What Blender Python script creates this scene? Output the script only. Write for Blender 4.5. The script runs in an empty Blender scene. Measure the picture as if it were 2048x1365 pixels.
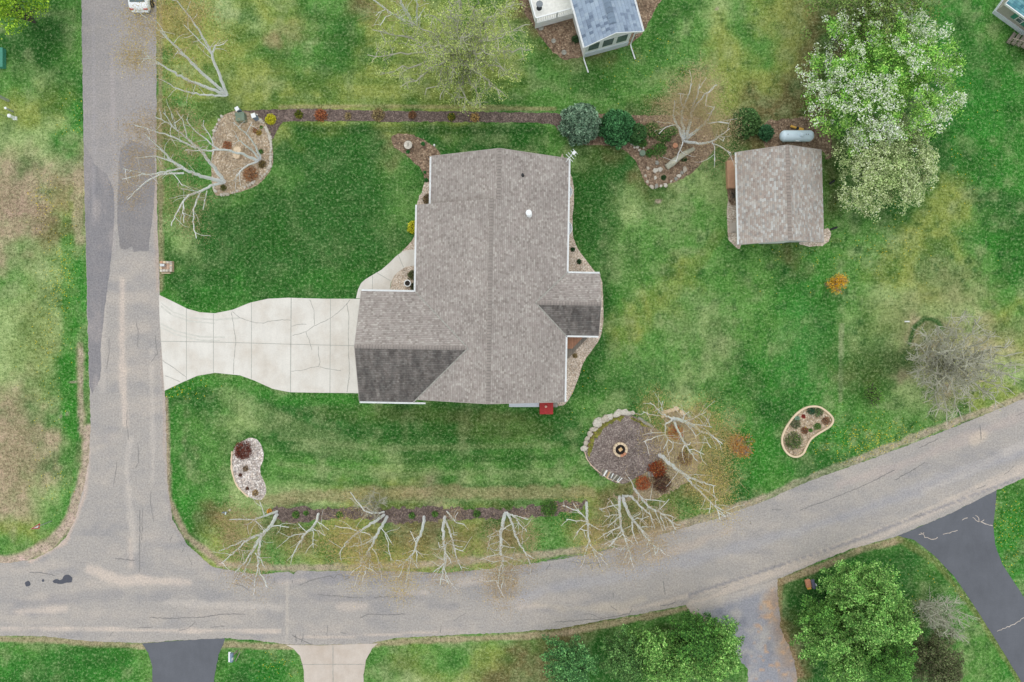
import bpy, bmesh, math, random
import numpy as np
from mathutils import Vector, geometry, noise as mnoise
R = math.radians
scene = bpy.context.scene
COL = scene.collection
H = 60.0            # drone height in metres
S = 0.044           # metres per photograph pixel on the ground

# ---------------------------------------------------------------- camera
cam_d = bpy.data.cameras.new('camera'); cam = bpy.data.objects.new('camera', cam_d); COL.objects.link(cam)
cam.location = (0, 0, H); cam.rotation_euler = (0, 0, 0)
cam_d.sensor_width = 36.0; cam_d.lens = 36.0 * (H / S) / 2048.0
cam_d.clip_start = 0.5; cam_d.clip_end = 3000
scene.camera = cam
# ---------------------------------------------------------------- light
SUN_EL, SUN_AZ = 76.0, 14.0          # azimuth measured from +Y towards -X
w = bpy.data.worlds.new('World'); scene.world = w; w.use_nodes = True
nt = w.node_tree; nt.nodes.clear()
sky = nt.nodes.new('ShaderNodeTexSky'); sky.sky_type = 'NISHITA'; sky.sun_disc = False
sky.sun_elevation = R(SUN_EL); sky.sun_rotation = R(-SUN_AZ)
sky.air_density = 2.0; sky.dust_density = 1.0; sky.ozone_density = 1.0
bg = nt.nodes.new('ShaderNodeBackground'); bg.inputs['Strength'].default_value = 0.15
wo = nt.nodes.new('ShaderNodeOutputWorld')
hs = nt.nodes.new('ShaderNodeHueSaturation'); hs.inputs['Saturation'].default_value = 0.3   # high thin overcast
nt.links.new(sky.outputs[0], hs.inputs['Color']); nt.links.new(hs.outputs[0], bg.inputs[0]); nt.links.new(bg.outputs[0], wo.inputs[0])
sun_d = bpy.data.lights.new('sun', 'SUN'); sun_d.energy = 0.5; sun_d.angle = R(60); sun_d.color = (1.0, 0.93, 0.83)
sun = bpy.data.objects.new('sun', sun_d); COL.objects.link(sun)
sun.rotation_euler = Vector((-math.sin(R(SUN_AZ)) * math.cos(R(SUN_EL)), math.cos(R(SUN_AZ)) * math.cos(R(SUN_EL)), math.sin(R(SUN_EL)))).to_track_quat('Z', 'Y').to_euler()
scene.view_settings.view_transform = 'Standard'; scene.view_settings.look = 'None'
scene.view_settings.gamma = 1.0; scene.view_settings.exposure = 0.43
scene.render.engine = 'CYCLES'

# ---------------------------------------------------------------- helpers
KC = (1.04, 1.04, 1.08)   # picture value of a white flat surface under this light: used to read true albedo off the photo
def lin(v):
    v = v / 255.0
    return v / 12.92 if v <= 0.04045 else ((v + 0.055) / 1.055) ** 2.4
def C(r, g, b, k=1.0):
    return tuple(min(0.9, k * lin(c) / K) for c, K in zip((r, g, b), KC))
def P(px, py, z=0.0):
    f = (H - z) / H
    return Vector(((px - 1024) * S * f, (682.5 - py) * S * f, z))
def link(nt_, a, b): nt_.links.new(a, b)
def tag(o, label=None, cat=None, group=None, kind=None):
    if label: o['label'] = label
    if cat: o['category'] = cat
    if group: o['group'] = group
    if kind: o['kind'] = kind
    return o
def empty(name, loc=(0, 0, 0), rz=0.0, label=None, cat=None, group=None):
    o = bpy.data.objects.new(name, None); COL.objects.link(o); o.location = loc; o.rotation_euler = (0, 0, rz)
    o.empty_display_size = 0.3
    return tag(o, label, cat, group)
class MB:
    def __init__(s): s.v = []; s.f = []; s.c = []
    def add(s, vs, fs):
        o = len(s.v); s.v.extend([tuple(v) for v in vs]); s.f.extend([tuple(i + o for i in f) for f in fs]); return s
    def box(s, x0, x1, y0, y1, z0, z1):
        return s.add([(x0,y0,z0),(x1,y0,z0),(x1,y1,z0),(x0,y1,z0),(x0,y0,z1),(x1,y0,z1),(x1,y1,z1),(x0,y1,z1)],
                     [(0,3,2,1),(4,5,6,7),(0,1,5,4),(1,2,6,5),(2,3,7,6),(3,0,4,7)])
    def obox(s, c, ux, uy, hx, hy, z0, z1):
        c = Vector(c); ux = Vector(ux); uy = Vector(uy); vs = []
        for z in (z0, z1):
            for a, b in ((-1,-1),(1,-1),(1,1),(-1,1)):
                p = c + ux * hx * a + uy * hy * b; vs.append((p.x, p.y, z))
        return s.add(vs, [(0,3,2,1),(4,5,6,7),(0,1,5,4),(1,2,6,5),(2,3,7,6),(3,0,4,7)])
    def slab(s, pts, t):      # polygon (counter-clockwise from above), thickness t straight down
        n = len(pts); lo = [(p[0], p[1], p[2] - t) for p in pts]
        return s.add(list(pts) + lo, [tuple(range(n)), tuple(range(2*n-1, n-1, -1))] + [(i, i+n, (i+1) % n + n, (i+1) % n) for i in range(n)])
    def prism(s, pts, z0, z1):
        n = len(pts)
        return s.add([(p[0], p[1], z0) for p in pts] + [(p[0], p[1], z1) for p in pts],
                     [tuple(range(n-1, -1, -1)), tuple(range(n, 2*n))] + [(i, (i+1) % n, (i+1) % n + n, i+n) for i in range(n)])
    def tube(s, pts, rad, n=6, cap=True):
        pts = [Vector(p) for p in pts]
        if not hasattr(rad, '__len__'): rad = [rad] * len(pts)
        vs = []; fs = []
        for i, p in enumerate(pts):
            d = (pts[min(i+1, len(pts)-1)] - pts[max(i-1, 0)])
            d = d.normalized() if d.length > 1e-6 else Vector((0, 0, 1))
            a = d.cross(Vector((0.31, 0.17, 0.93))).normalized(); b = d.cross(a)
            for k in range(n):
                t = 2 * math.pi * k / n; vs.append(p + (a * math.cos(t) + b * math.sin(t)) * rad[i])
        for i in range(len(pts) - 1):
            for k in range(n):
                k2 = (k + 1) % n; fs.append((i*n+k, i*n+k2, (i+1)*n+k2, (i+1)*n+k))
        if cap: fs.append(tuple(range(n-1, -1, -1))); fs.append(tuple((len(pts)-1)*n + k for k in range(n)))
        return s.add(vs, fs)
    def lathe(s, prof, n=20, c=(0, 0, 0)):
        vs = []; fs = []
        for r, z in prof:
            for k in range(n):
                t = 2*math.pi*k/n; vs.append((c[0] + r*math.cos(t), c[1] + r*math.sin(t), c[2] + z))
        for i in range(len(prof) - 1):
            for k in range(n):
                k2 = (k+1) % n; fs.append((i*n+k, i*n+k2, (i+1)*n+k2, (i+1)*n+k))
        fs.append(tuple(range(n-1, -1, -1))); fs.append(tuple((len(prof)-1)*n + k for k in range(n)))
        return s.add(vs, fs)
    def build(s, name, mat, parent=None, smooth=False, bevel=0):
        me = bpy.data.meshes.new(name); me.from_pydata(s.v, [], s.f)
        if bevel:
            bm = bmesh.new(); bm.from_mesh(me)
            bmesh.ops.bevel(bm, geom=[e for e in bm.edges], offset=bevel, segments=2, affect='EDGES', profile=0.6)
            bm.to_mesh(me); bm.free()
        me.materials.append(mat)
        if smooth: me.polygons.foreach_set('use_smooth', [True] * len(me.polygons))
        o = bpy.data.objects.new(name, me); COL.objects.link(o)
        if parent: o.parent = parent
        return o
def np_mesh(name, V, F, mat, parent=None, cols=None, smooth=False):
    """V (n,3), F (m,k) numpy"""
    me = bpy.data.meshes.new(name); n = len(V); m, k = F.shape
    me.vertices.add(n); me.vertices.foreach_set('co', V.astype(np.float32).ravel())
    me.loops.add(m*k); me.loops.foreach_set('vertex_index', F.astype(np.int32).ravel())
    me.polygons.add(m); me.polygons.foreach_set('loop_start', np.arange(0, m*k, k, dtype=np.int32))
    me.polygons.foreach_set('loop_total', np.full(m, k, dtype=np.int32))
    if smooth: me.polygons.foreach_set('use_smooth', np.ones(m, dtype=bool))
    if cols is not None:
        a = me.color_attributes.new('tone', 'FLOAT_COLOR', 'POINT')
        c4 = np.ones((n, 4), dtype=np.float32); c4[:, :3] = cols; a.data.foreach_set('color', c4.ravel())
    me.update(calc_edges=True); me.materials.append(mat)
    o = bpy.data.objects.new(name, me); COL.objects.link(o)
    if parent: o.parent = parent
    return o

# ---------------------------------------------------------------- numpy noise
def _h(ix, iy, seed):
    n = (ix * 374761393 + iy * 668265263 + seed * 1442695041) & 0xFFFFFFFF
    n = ((n ^ (n >> 13)) * 1274126177) & 0xFFFFFFFF
    n = n ^ (n >> 16)
    return (n & 0xFFFF) / 65535.0
def vnoise(x, y, seed=0):
    ix = np.floor(x).astype(np.int64); iy = np.floor(y).astype(np.int64); fx = x - ix; fy = y - iy
    fx = fx*fx*(3-2*fx); fy = fy*fy*(3-2*fy)
    a = _h(ix, iy, seed); b = _h(ix+1, iy, seed); c = _h(ix, iy+1, seed); d = _h(ix+1, iy+1, seed)
    return (a*(1-fx)+b*fx)*(1-fy) + (c*(1-fx)+d*fx)*fy
def fbm(x, y, seed=0, o=4):
    s = 0; a = 0.5; t = 0
    for i in range(o): s = s + a*vnoise(x*2**i, y*2**i, seed+i*17); t += a; a *= 0.55
    return s / t
def seg_dist(x, y, pts):
    d = np.full(x.shape, 1e9)
    for (x0, y0), (x1, y1) in zip(pts[:-1], pts[1:]):
        vx, vy = x1-x0, y1-y0; L = vx*vx+vy*vy+1e-9
        t = np.clip(((x-x0)*vx+(y-y0)*vy)/L, 0, 1)
        d = np.minimum(d, np.hypot(x-x0-t*vx, y-y0-t*vy))
    return d
def mixc(col, new, f):
    return col*(1-f[:, None]) + np.array(new)[None, :]*f[:, None]

# ---------------------------------------------------------------- materials
def new_mat(name):
    m = bpy.data.materials.new(name); m.use_nodes = True; nt = m.node_tree
    return m, nt, nt.nodes['Principled BSDF']
def N(nt, typ, **kw):
    n = nt.nodes.new(typ)
    for k, v in kw.items():
        if k in n.inputs: n.inputs[k].default_value = v
        else: setattr(n, k, v)
    return n
def ramp(nt, fac, stops):
    r = nt.nodes.new('ShaderNodeValToRGB'); e = r.color_ramp.elements
    while len(e) < len(stops): e.new(0.5)
    for el, (p, c) in zip(e, stops): el.position = p; el.color = (*c, 1) if len(c) == 3 else c
    link(nt, fac, r.inputs[0]); return r.outputs[0]
def mul(nt, a, b, fac=1.0, mode='MULTIPLY'):
    m = nt.nodes.new('ShaderNodeMix'); m.data_type = 'RGBA'; m.blend_type = mode; m.inputs[0].default_value = fac
    for s, v in ((m.inputs[6], a), (m.inputs[7], b)):
        if hasattr(v, 'links'): link(nt, v, s)
        else: s.default_value = (*v, 1)
    return m.outputs[2]
def mixf(nt, f, a, b):
    m = nt.nodes.new('ShaderNodeMix'); m.data_type = 'RGBA'
    link(nt, f, m.inputs[0])
    for s, v in ((m.inputs[6], a), (m.inputs[7], b)):
        if hasattr(v, 'links'): link(nt, v, s)
        else: s.default_value = (*v, 1)
    return m.outputs[2]
def math_n(nt, op, a, b=None):
    m = nt.nodes.new('ShaderNodeMath'); m.operation = op
    for i, v in enumerate((a, b)):
        if v is None: continue
        if hasattr(v, 'links'): link(nt, v, m.inputs[i])
        else: m.inputs[i].default_value = v
    return m.outputs[0]
def pos(nt): return nt.nodes.new('ShaderNodeNewGeometry').outputs['Position']
def nz(nt, vec, scale, detail=3, rough=0.6):
    n = N(nt, 'ShaderNodeTexNoise'); n.inputs['Scale'].default_value = scale; n.inputs['Detail'].default_value = detail
    n.inputs['Roughness'].default_value = rough; link(nt, vec, n.inputs['Vector']); return n.outputs['Fac']
def bump(nt, h, bs, strength=0.4, dist=0.05):
    b = N(nt, 'ShaderNodeBump'); b.inputs['Strength'].default_value = strength; b.inputs['Distance'].default_value = dist
    link(nt, h, b.inputs['Height']); link(nt, b.outputs[0], bs.inputs['Normal'])
def mat_plain(name, col, rough=0.6, var=0.18, scale=3.0, metal=0.0, bmp=0.0, spec=0.3):
    m, nt, bs = new_mat(name); p = N(nt, 'ShaderNodeTexCoord').outputs['Object']
    f = nz(nt, p, scale, 4)
    c = ramp(nt, f, [(0.3, tuple(x*(1-var) for x in col)), (0.7, tuple(min(.95, x*(1+var)) for x in col))])
    link(nt, c, bs.inputs['Base Color']); bs.inputs['Roughness'].default_value = rough; bs.inputs['Metallic'].default_value = metal
    bs.inputs['Specular IOR Level'].default_value = spec
    if bmp: bump(nt, nz(nt, p, scale*6, 3), bs, bmp, 0.02)
    return m
def mat_tone(name, rough=0.8, kind='leaf', spec=0.15):
    m, nt, bs = new_mat(name); a = N(nt, 'ShaderNodeVertexColor'); a.layer_name = 'tone'
    c = a.outputs['Color']; p = pos(nt)
    if kind == 'grass':
        f1 = nz(nt, p, 1.5, 5, 0.7); f2 = nz(nt, p, 4.4, 5, 0.8); f3 = nz(nt, p, 0.5, 3, 0.6); f4 = nz(nt, p, 11.0, 2, 0.7)
        c = mul(nt, c, ramp(nt, f1, [(0.33, (0.72, 0.76, 0.72)), (0.5, (0.98, 0.98, 0.98)), (0.68, (1.35, 1.28, 1.4))]))
        c = mul(nt, c, ramp(nt, f3, [(0.35, (0.88, 0.92, 0.86)), (0.65, (1.12, 1.06, 1.14))]))
        dk = mul(nt, c, (0.36, 0.44, 0.36)); lt = mul(nt, mixf(nt, ramp(nt, f3, [(0.3, (0.55,)*3), (0.7, (0.55,)*3)]), c, C(176, 188, 142)), (1.12, 1.12, 1.12))
        c = mixf(nt, ramp(nt, f2, [(0.36, (0,)*3), (0.5, (1,)*3)]), dk, c)
        c = mixf(nt, ramp(nt, f2, [(0.52, (0,)*3), (0.68, (0.9,)*3)]), c, lt)
        c = mul(nt, c, ramp(nt, f4, [(0.35, (0.70, 0.72, 0.70)), (0.65, (1.3, 1.27, 1.28))]))
        bump(nt, f2, bs, 0.7, 0.12)
    elif kind == 'asphalt':
        f2 = nz(nt, p, 7, 4, 0.85); f1 = nz(nt, p, 1.0, 4, 0.65)
        c = mul(nt, c, ramp(nt, f2, [(0.32, (0.70, 0.70, 0.71)), (0.68, (1.3, 1.29, 1.27))]))
        c = mul(nt, c, ramp(nt, f1, [(0.3, (0.93, 0.94, 0.96)), (0.7, (1.06, 1.05, 1.03))]))
        bump(nt, f2, bs, 0.3, 0.02)
    link(nt, c, bs.inputs['Base Color']); bs.inputs['Roughness'].default_value = rough
    bs.inputs['Specular IOR Level'].default_value = spec
    return m
def mat_chips(name, cols, scale=9.0, rough=0.9, bmp=0.6):
    """bed of chips / stones: voronoi cells with random colour"""
    m, nt, bs = new_mat(name); p = pos(nt)
    v = N(nt, 'ShaderNodeTexVoronoi'); v.inputs['Scale'].default_value = scale; link(nt, p, v.inputs['Vector'])
    sx = N(nt, 'ShaderNodeSeparateColor'); link(nt, v.outputs['Color'], sx.inputs[0])
    n = len(cols); c = ramp(nt, sx.outputs[0], [(0.02 + 0.96*i/(n-1), k) for i, k in enumerate(cols)])
    c = mul(nt, c, ramp(nt, v.outputs['Distance'], [(0.3, (1.12,)*3), (0.85, (0.62,)*3)]))
    c = mul(nt, c, ramp(nt, nz(nt, p, 1.1, 4, .6), [(0.3, (0.75,)*3), (0.7, (1.2,)*3)]))
    link(nt, c, bs.inputs['Base Color']); bs.inputs['Roughness'].default_value = rough; bs.inputs['Specular IOR Level'].default_value = 0.1
    bump(nt, v.outputs['Distance'], bs, -bmp, 0.05)
    return m
def mat_shingle(name, cols, axis='x', course=0.165, tab=0.19, stain=0.0, line=0.72):
    """axis = direction the courses run along (object space)"""
    m, nt, bs = new_mat(name); tc = N(nt, 'ShaderNodeTexCoord').outputs['Object']
    sx = N(nt, 'ShaderNodeSeparateXYZ'); link(nt, tc, sx.inputs[0])
    u, v = (sx.outputs[0], sx.outputs[1]) if axis == 'x' else (sx.outputs[1], sx.outputs[0])
    vr = math_n(nt, 'DIVIDE', v, course*0.91); row = math_n(nt, 'FLOOR', vr); fr = math_n(nt, 'FRACT', vr)
    wn = N(nt, 'ShaderNodeTexWhiteNoise'); wn.noise_dimensions = '1D'; link(nt, row, wn.inputs['W'])
    uc = math_n(nt, 'ADD', math_n(nt, 'DIVIDE', u, tab), math_n(nt, 'MULTIPLY', wn.outputs['Value'], 7.0))
    cell = math_n(nt, 'FLOOR', uc); cb = N(nt, 'ShaderNodeCombineXYZ'); link(nt, cell, cb.inputs[0]); link(nt, row, cb.inputs[1])
    w2 = N(nt, 'ShaderNodeTexWhiteNoise'); w2.noise_dimensions = '2D'; link(nt, cb.outputs[0], w2.inputs['Vector'])
    n = len(cols); c = ramp(nt, w2.outputs['Value'], [(0.02+0.96*i/(n-1), k) for i, k in enumerate(cols)])
    edge = math_n(nt, 'LESS_THAN', fr, 0.2)
    c = mul(nt, c, ramp(nt, edge, [(0.0, (1, 1, 1)), (1.0, (line,)*3)]))
    c = mul(nt, c, ramp(nt, nz(nt, tc, 0.45, 4, .6), [(0.3, (0.9,)*3), (0.7, (1.1,)*3)]))
    c = mul(nt, c, ramp(nt, nz(nt, tc, 12, 2, .6), [(0.3, (0.9,)*3), (0.7, (1.12,)*3)]))
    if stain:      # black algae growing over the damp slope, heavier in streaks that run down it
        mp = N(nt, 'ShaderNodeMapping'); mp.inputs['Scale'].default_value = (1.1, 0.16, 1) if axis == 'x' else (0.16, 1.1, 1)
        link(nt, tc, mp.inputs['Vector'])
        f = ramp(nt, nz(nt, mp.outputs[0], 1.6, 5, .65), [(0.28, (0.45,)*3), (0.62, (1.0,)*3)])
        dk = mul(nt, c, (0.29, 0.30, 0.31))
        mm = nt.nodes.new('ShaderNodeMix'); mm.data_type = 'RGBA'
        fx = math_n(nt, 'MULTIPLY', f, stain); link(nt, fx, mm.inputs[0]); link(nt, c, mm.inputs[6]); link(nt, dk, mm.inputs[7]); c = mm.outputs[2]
    link(nt, c, bs.inputs['Base Color']); bs.inputs['Roughness'].default_value = 0.92; bs.inputs['Specular IOR Level'].default_value = 0.1
    bump(nt, fr, bs, 0.35, 0.02)
    return m
def mat_boards(name, col, axis=0, width=0.14, rough=0.7, var=0.15, dark=0.5):
    m, nt, bs = new_mat(name); tc = N(nt, 'ShaderNodeTexCoord').outputs['Object']
    sx = N(nt, 'ShaderNodeSeparateXYZ'); link(nt, tc, sx.inputs[0])
    q = math_n(nt, 'DIVIDE', sx.outputs[axis], width); cell = math_n(nt, 'FLOOR', q); fr = math_n(nt, 'FRACT', q)
    wn = N(nt, 'ShaderNodeTexWhiteNoise'); wn.noise_dimensions = '1D'; link(nt, cell, wn.inputs['W'])
    c = ramp(nt, wn.outputs['Value'], [(0, tuple(x*(1-var) for x in col)), (1, tuple(min(.95, x*(1+var)) for x in col))])
    c = mul(nt, c, ramp(nt, math_n(nt, 'LESS_THAN', fr, 0.12), [(0, (1,)*3), (1, (dark,)*3)]))
    c = mul(nt, c, ramp(nt, nz(nt, tc, 4, 4, .6), [(0.3, (0.88,)*3), (0.7, (1.1,)*3)]))
    link(nt, c, bs.inputs['Base Color']); bs.inputs['Roughness'].default_value = rough
    return m
def mat_birch(name):
    m, nt, bs = new_mat(name); p = pos(nt)
    mp = N(nt, 'ShaderNodeMapping'); mp.inputs['Scale'].default_value = (2.2, 2.2, 7); link(nt, p, mp.inputs['Vector'])
    f = nz(nt, mp.outputs[0], 2.0, 3, .6)
    c = ramp(nt, f, [(0.29, C(120, 118, 114)), (0.35, C(240, 241, 244)), (0.75, C(253, 254, 255))])
    c = mul(nt, c, ramp(nt, nz(nt, p, 0.8, 2), [(0.35, (0.94, 0.96, 0.94)), (0.6, (1, 1, 1))]))
    link(nt, c, bs.inputs['Base Color']); bs.inputs['Roughness'].default_value = 0.75
    return m
def mat_conc(name, col, warm=0.04):
    m, nt, bs = new_mat(name); p = pos(nt)
    c = ramp(nt, nz(nt, p, 0.35, 5, .65), [(0.3, tuple(x*(0.86 - warm*i) for i, x in enumerate(col))), (0.55, col), (0.75, tuple(min(.9, x*1.08) for x in col))])
    c = mul(nt, c, ramp(nt, nz(nt, p, 9, 3, .7), [(0.3, (0.94,)*3), (0.7, (1.05,)*3)]))
    mp = N(nt, 'ShaderNodeMapping'); mp.inputs['Scale'].default_value = (2.0, 0.5, 1); link(nt, p, mp.inputs['Vector'])
    c = mul(nt, c, ramp(nt, nz(nt, mp.outputs[0], 1, 3, .6), [(0.35, (0.97, 0.97, 0.97)), (0.6, (1.02,)*3)]))
    link(nt, c, bs.inputs['Base Color']); bs.inputs['Roughness'].default_value = 0.85; bs.inputs['Specular IOR Level'].default_value = 0.2
    return m
def mat_glass(name, col=(0.10, 0.13, 0.15)):
    m, nt, bs = new_mat(name); f = nz(nt, N(nt, 'ShaderNodeTexCoord').outputs['Object'], 1.5, 2)
    link(nt, ramp(nt, f, [(0.3, tuple(c*.7 for c in col)), (0.7, tuple(c*1.3 for c in col))]), bs.inputs['Base Color'])
    bs.inputs['Roughness'].default_value = 0.08; bs.inputs['Specular IOR Level'].default_value = 0.8
    return m
M = {}
M['grass'] = mat_tone('lawn_grass', 0.9, 'grass', 0.08)
M['gravelroad'] = mat_tone('loose_gravel', 0.9, 'asphalt', 0.1)
M['asphalt'] = mat_tone('worn_asphalt', 0.85, 'asphalt', 0.2)
M['leaf'] = mat_tone('leaves', 0.7, 'leaf', 0.15)
M['birch'] = mat_birch('birch_bark')
M['twig'] = mat_plain('brown_twig_bark', C(176,150,116), 0.9, 0.2, 4)
M['bark'] = mat_plain('grey_bark', C(125, 122, 112), 0.9, 0.3, 4)
M['barkdark'] = mat_plain('dark_bark', C(92, 86, 78), 0.9, 0.3, 4)
M['barkpale'] = mat_plain('pale_grey_bark', C(184, 182, 166), 0.9, 0.25, 3)
RC = [C(142,133,128), C(152,143,138), C(159,151,146), C(166,158,153), C(154,144,140), C(163,155,150), C(178,171,165)]
M['roof_we'] = mat_shingle('brown_grey_shingles', RC, 'y')
M['roof_ns'] = mat_shingle('brown_grey_shingles_cross', RC, 'x', line=0.68)
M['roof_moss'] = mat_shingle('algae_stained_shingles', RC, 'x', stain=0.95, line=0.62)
M['cap'] = mat_boards('ridge_cap_shingles', C(148,139,134), 1, 0.24, 0.9, 0.08, 0.5)
M['cap_x'] = mat_boards('ridge_cap_shingles_cross', C(146,137,132), 0, 0.24, 0.9, 0.08, 0.5)
SC = [C(150,138,132), C(168,158,150), C(160,146,138), C(178,172,165), C(152,149,146), C(172,160,151), C(188,188,186), C(162,151,144)]
M['shed_roof'] = mat_shingle('mottled_shed_shingles', SC, 'y', 0.16, 0.24, line=0.8)
M['shed_cap'] = mat_boards('shed_ridge_cap', C(152,141,134), 1, 0.26, 0.9, 0.08, 0.5)
M['blue_roof'] = mat_shingle('blue_grey_shingles', [C(110,124,144), C(142,156,176), C(150,165,184), C(150,165,184), C(160,174,190)], 'y', 0.34, 0.26, line=0.85)
M['blue_cap'] = mat_boards('blue_ridge_cap', C(118,134,154), 1, 0.42, 0.9, 0.12, 0.75)
M['teal_roof'] = mat_shingle('teal_shingles', [C(70,118,130), C(95,148,158), C(120,168,175), C(82,130,145)], 'x', 0.2, 0.3)
M['edge_trim'] = mat_plain('taupe_drip_edge', C(168,160,154), 0.6, 0.06, 2)
M['white'] = mat_plain('white_trim', C(236,238,240), 0.5, 0.05, 2)
M['whitegrey'] = mat_plain('white_wall_board', C(212,218,228), 0.6, 0.05, 2)
M['siding'] = mat_boards('beige_siding', C(176,170,164), 2, 0.12, 0.7, 0.04, 0.82)
M['wsiding'] = mat_boards('white_siding', C(205,208,212), 2, 0.12, 0.7, 0.03, 0.85)
M['house_wall'] = mat_boards('tan_siding', C(178,170,160), 2, 0.12, 0.7, 0.04, 0.82)
M['glass'] = mat_glass('window_glass')
M['carglass'] = mat_glass('car_glass', (0.09, 0.13, 0.13))
M['conc'] = mat_conc('pale_concrete', C(216, 211, 204))
M['conc2'] = mat_conc('pinkish_concrete', C(198, 186, 176))
M['crack'] = mat_plain('dirt_in_cracks', C(156, 154, 147), 0.95, 0.25, 5)
M['joint'] = mat_plain('concrete_joint', C(168, 167, 160), 0.95, 0.15, 5)
M['tar'] = mat_plain('fresh_tar', C(78, 80, 90), 0.7, 0.12, 6, bmp=.3)
M['darkdrive'] = mat_conc('dark_sealed_asphalt', C(100, 102, 109), 0.0)
M['gravel'] = mat_chips('pale_pea_gravel', [C(216,200,184), C(192,172,154), C(232,220,208), C(204,186,168), C(178,158,142)], 13)
M['duff'] = mat_chips('pale_leaf_litter', [C(150,135,112), C(170,154,128), C(132,116,94), C(186,170,144), C(140,132,92)], 10)
M['moss'] = mat_chips('yellow_green_moss', [C(120,126,52), C(142,140,66), C(98,104,50), C(136,116,80)], 9)
M['whitegravel'] = mat_chips('white_river_gravel', [C(222,212,204), C(180,166,158), C(240,232,226), C(150,140,138), C(206,190,178)], 9)
M['mulch'] = mat_chips('dark_wood_mulch', [C(88,76,72), C(116,102,96), C(102,88,82), C(140,124,116), C(108,92,86)], 10)
M['brownmulch'] = mat_chips('brown_leafy_mulch', [C(112,90,76), C(146,124,104), C(126,106,90), C(170,148,126), C(100,84,72)], 8)
M['pitgravel'] = mat_chips('purple_brown_stone_chips', [C(116,103,100), C(136,123,118), C(108,95,92), C(170,158,150), C(126,113,109)], 12)
M['rockbed'] = mat_chips('mixed_bed_stones', [C(170,150,128), C(188,170,148), C(154,134,112), C(178,156,130), C(206,192,174)], 9)
M['greygravel'] = mat_chips('grey_gravel', [C(140,140,148), C(160,158,162), C(178,160,142), C(126,128,138), C(158,150,148)], 7)
M['stone'] = mat_plain('pale_stone', C(186, 176, 162), 0.85, 0.4, 4, bmp=.6)
M['stone2'] = mat_plain('grey_stone', C(150, 148, 140), 0.85, 0.4, 4, bmp=.4)
M['stonewhite'] = mat_plain('whitish_stone', C(200, 193, 182), 0.85, 0.35, 3.5, bmp=.6)
M['curb'] = mat_plain('pinkish_kerb_concrete', C(218, 196, 168), 0.85, 0.1, 2, bmp=.3)
M['metal'] = mat_plain('galvanised_metal', C(190, 194, 198), 0.4, 0.08, 3, metal=.6)
M['tank'] = mat_plain('pale_blue_paint', C(216, 234, 248), 0.35, 0.04, 1.5, spec=.5)
M['red'] = mat_plain('red_painted_board', C(168, 52, 52), 0.7, 0.16, 4)
M['signred'] = mat_plain('sign_red', C(190, 62, 46), 0.5, 0.08, 4)
M['pink'] = mat_plain('pale_pink_ball', C(222, 178, 165), 0.5, 0.05, 4)
M['green'] = mat_plain('green_utility_paint', C(112, 130, 112), 0.5, 0.08, 4)
M['teal'] = mat_plain('teal_paint', C(70, 140, 120), 0.6, 0.12, 5)
M['black'] = mat_plain('black_plastic', C(42, 44, 46), 0.6, 0.15, 4)
M['wood'] = mat_plain('weathered_wood', C(150, 140, 128), 0.85, 0.2, 5)
M['woodcut'] = mat_plain('fresh_cut_wood', C(212, 174, 128), 0.8, 0.15, 6)
M['plywood'] = mat_plain('orange_brown_board', C(196, 152, 124), 0.8, 0.12, 5)
M['deckwood'] = mat_boards('red_cedar_deck', C(182, 132, 104), 0, 0.14, 0.7, 0.12, 0.55)
M['greydeck'] = mat_boards('weathered_grey_boards', C(138, 130, 120), 0, 0.16, 0.85, 0.14, 0.45)
M['whitedeck'] = mat_boards('white_deck_boards', C(232, 231, 226), 1, 0.14, 0.5, 0.02, 0.93)
M['brick'] = mat_boards('pale_brick', C(196, 164, 142), 0, 0.22, 0.85, 0.2, 0.5)
M['bluebox'] = mat_plain('blue_grey_mailbox_paint', C(120, 138, 160), 0.45, 0.1, 4)
M['navy'] = mat_plain('dark_grey_lid', C(92, 94, 116), 0.5, 0.1, 4)
M['yellowpaint'] = mat_plain('yellow_paint', C(226, 176, 82), 0.5, 0.1, 5)
M['char'] = mat_plain('charred_ash', C(52, 48, 46), 0.95, 0.4, 8)
M['carpaint'] = mat_plain('white_car_paint', C(235, 238, 242), 0.25, 0.03, 1, spec=.6)
M['taillight'] = mat_plain('red_tail_light', C(170, 60, 50), 0.3, 0.1, 5)
M['plastic'] = mat_plain('black_rubber', C(36, 38, 40), 0.7, 0.1, 5)
M['terracotta'] = mat_plain('terracotta', C(196, 138, 108), 0.8, 0.1, 5)

# ---------------------------------------------------------------- polygons on the ground
def smooth_closed(pts, sub=5):
    out = []; n = len(pts)
    for i in range(n):
        p0, p1, p2, p3 = (np.array(pts[(i+k-1) % n][:2], float) for k in range(4))
        for j in range(sub):
            t = j/sub
            out.append(0.5*((2*p1) + (p2-p0)*t + (2*p0-5*p1+4*p2-p3)*t*t + (3*p1-p0-3*p2+p3)*t**3))
    return out
def densify(pts, step):
    out = []
    n = len(pts)
    for i in range(n):
        a = np.array(pts[i], float); b = np.array(pts[(i+1) % n], float); k = max(1, int(np.hypot(*(b-a))/step))
        for j in range(k): out.append(a + (b-a)*j/k)
    return out
def outline(pts, smooth=True, jit=1.0, sub=5, step=3.0):
    q = smooth_closed(pts, sub) if smooth else [np.array(p, float) for p in pts]
    q = densify(q, step); a = np.array(q)
    if jit:
        a = a + jit*2*np.stack([fbm(a[:,0]/7, a[:,1]/7, 3, 3)-.5, fbm(a[:,0]/7+50, a[:,1]/7, 9, 3)-.5], 1)*1.6
    return a
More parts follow.
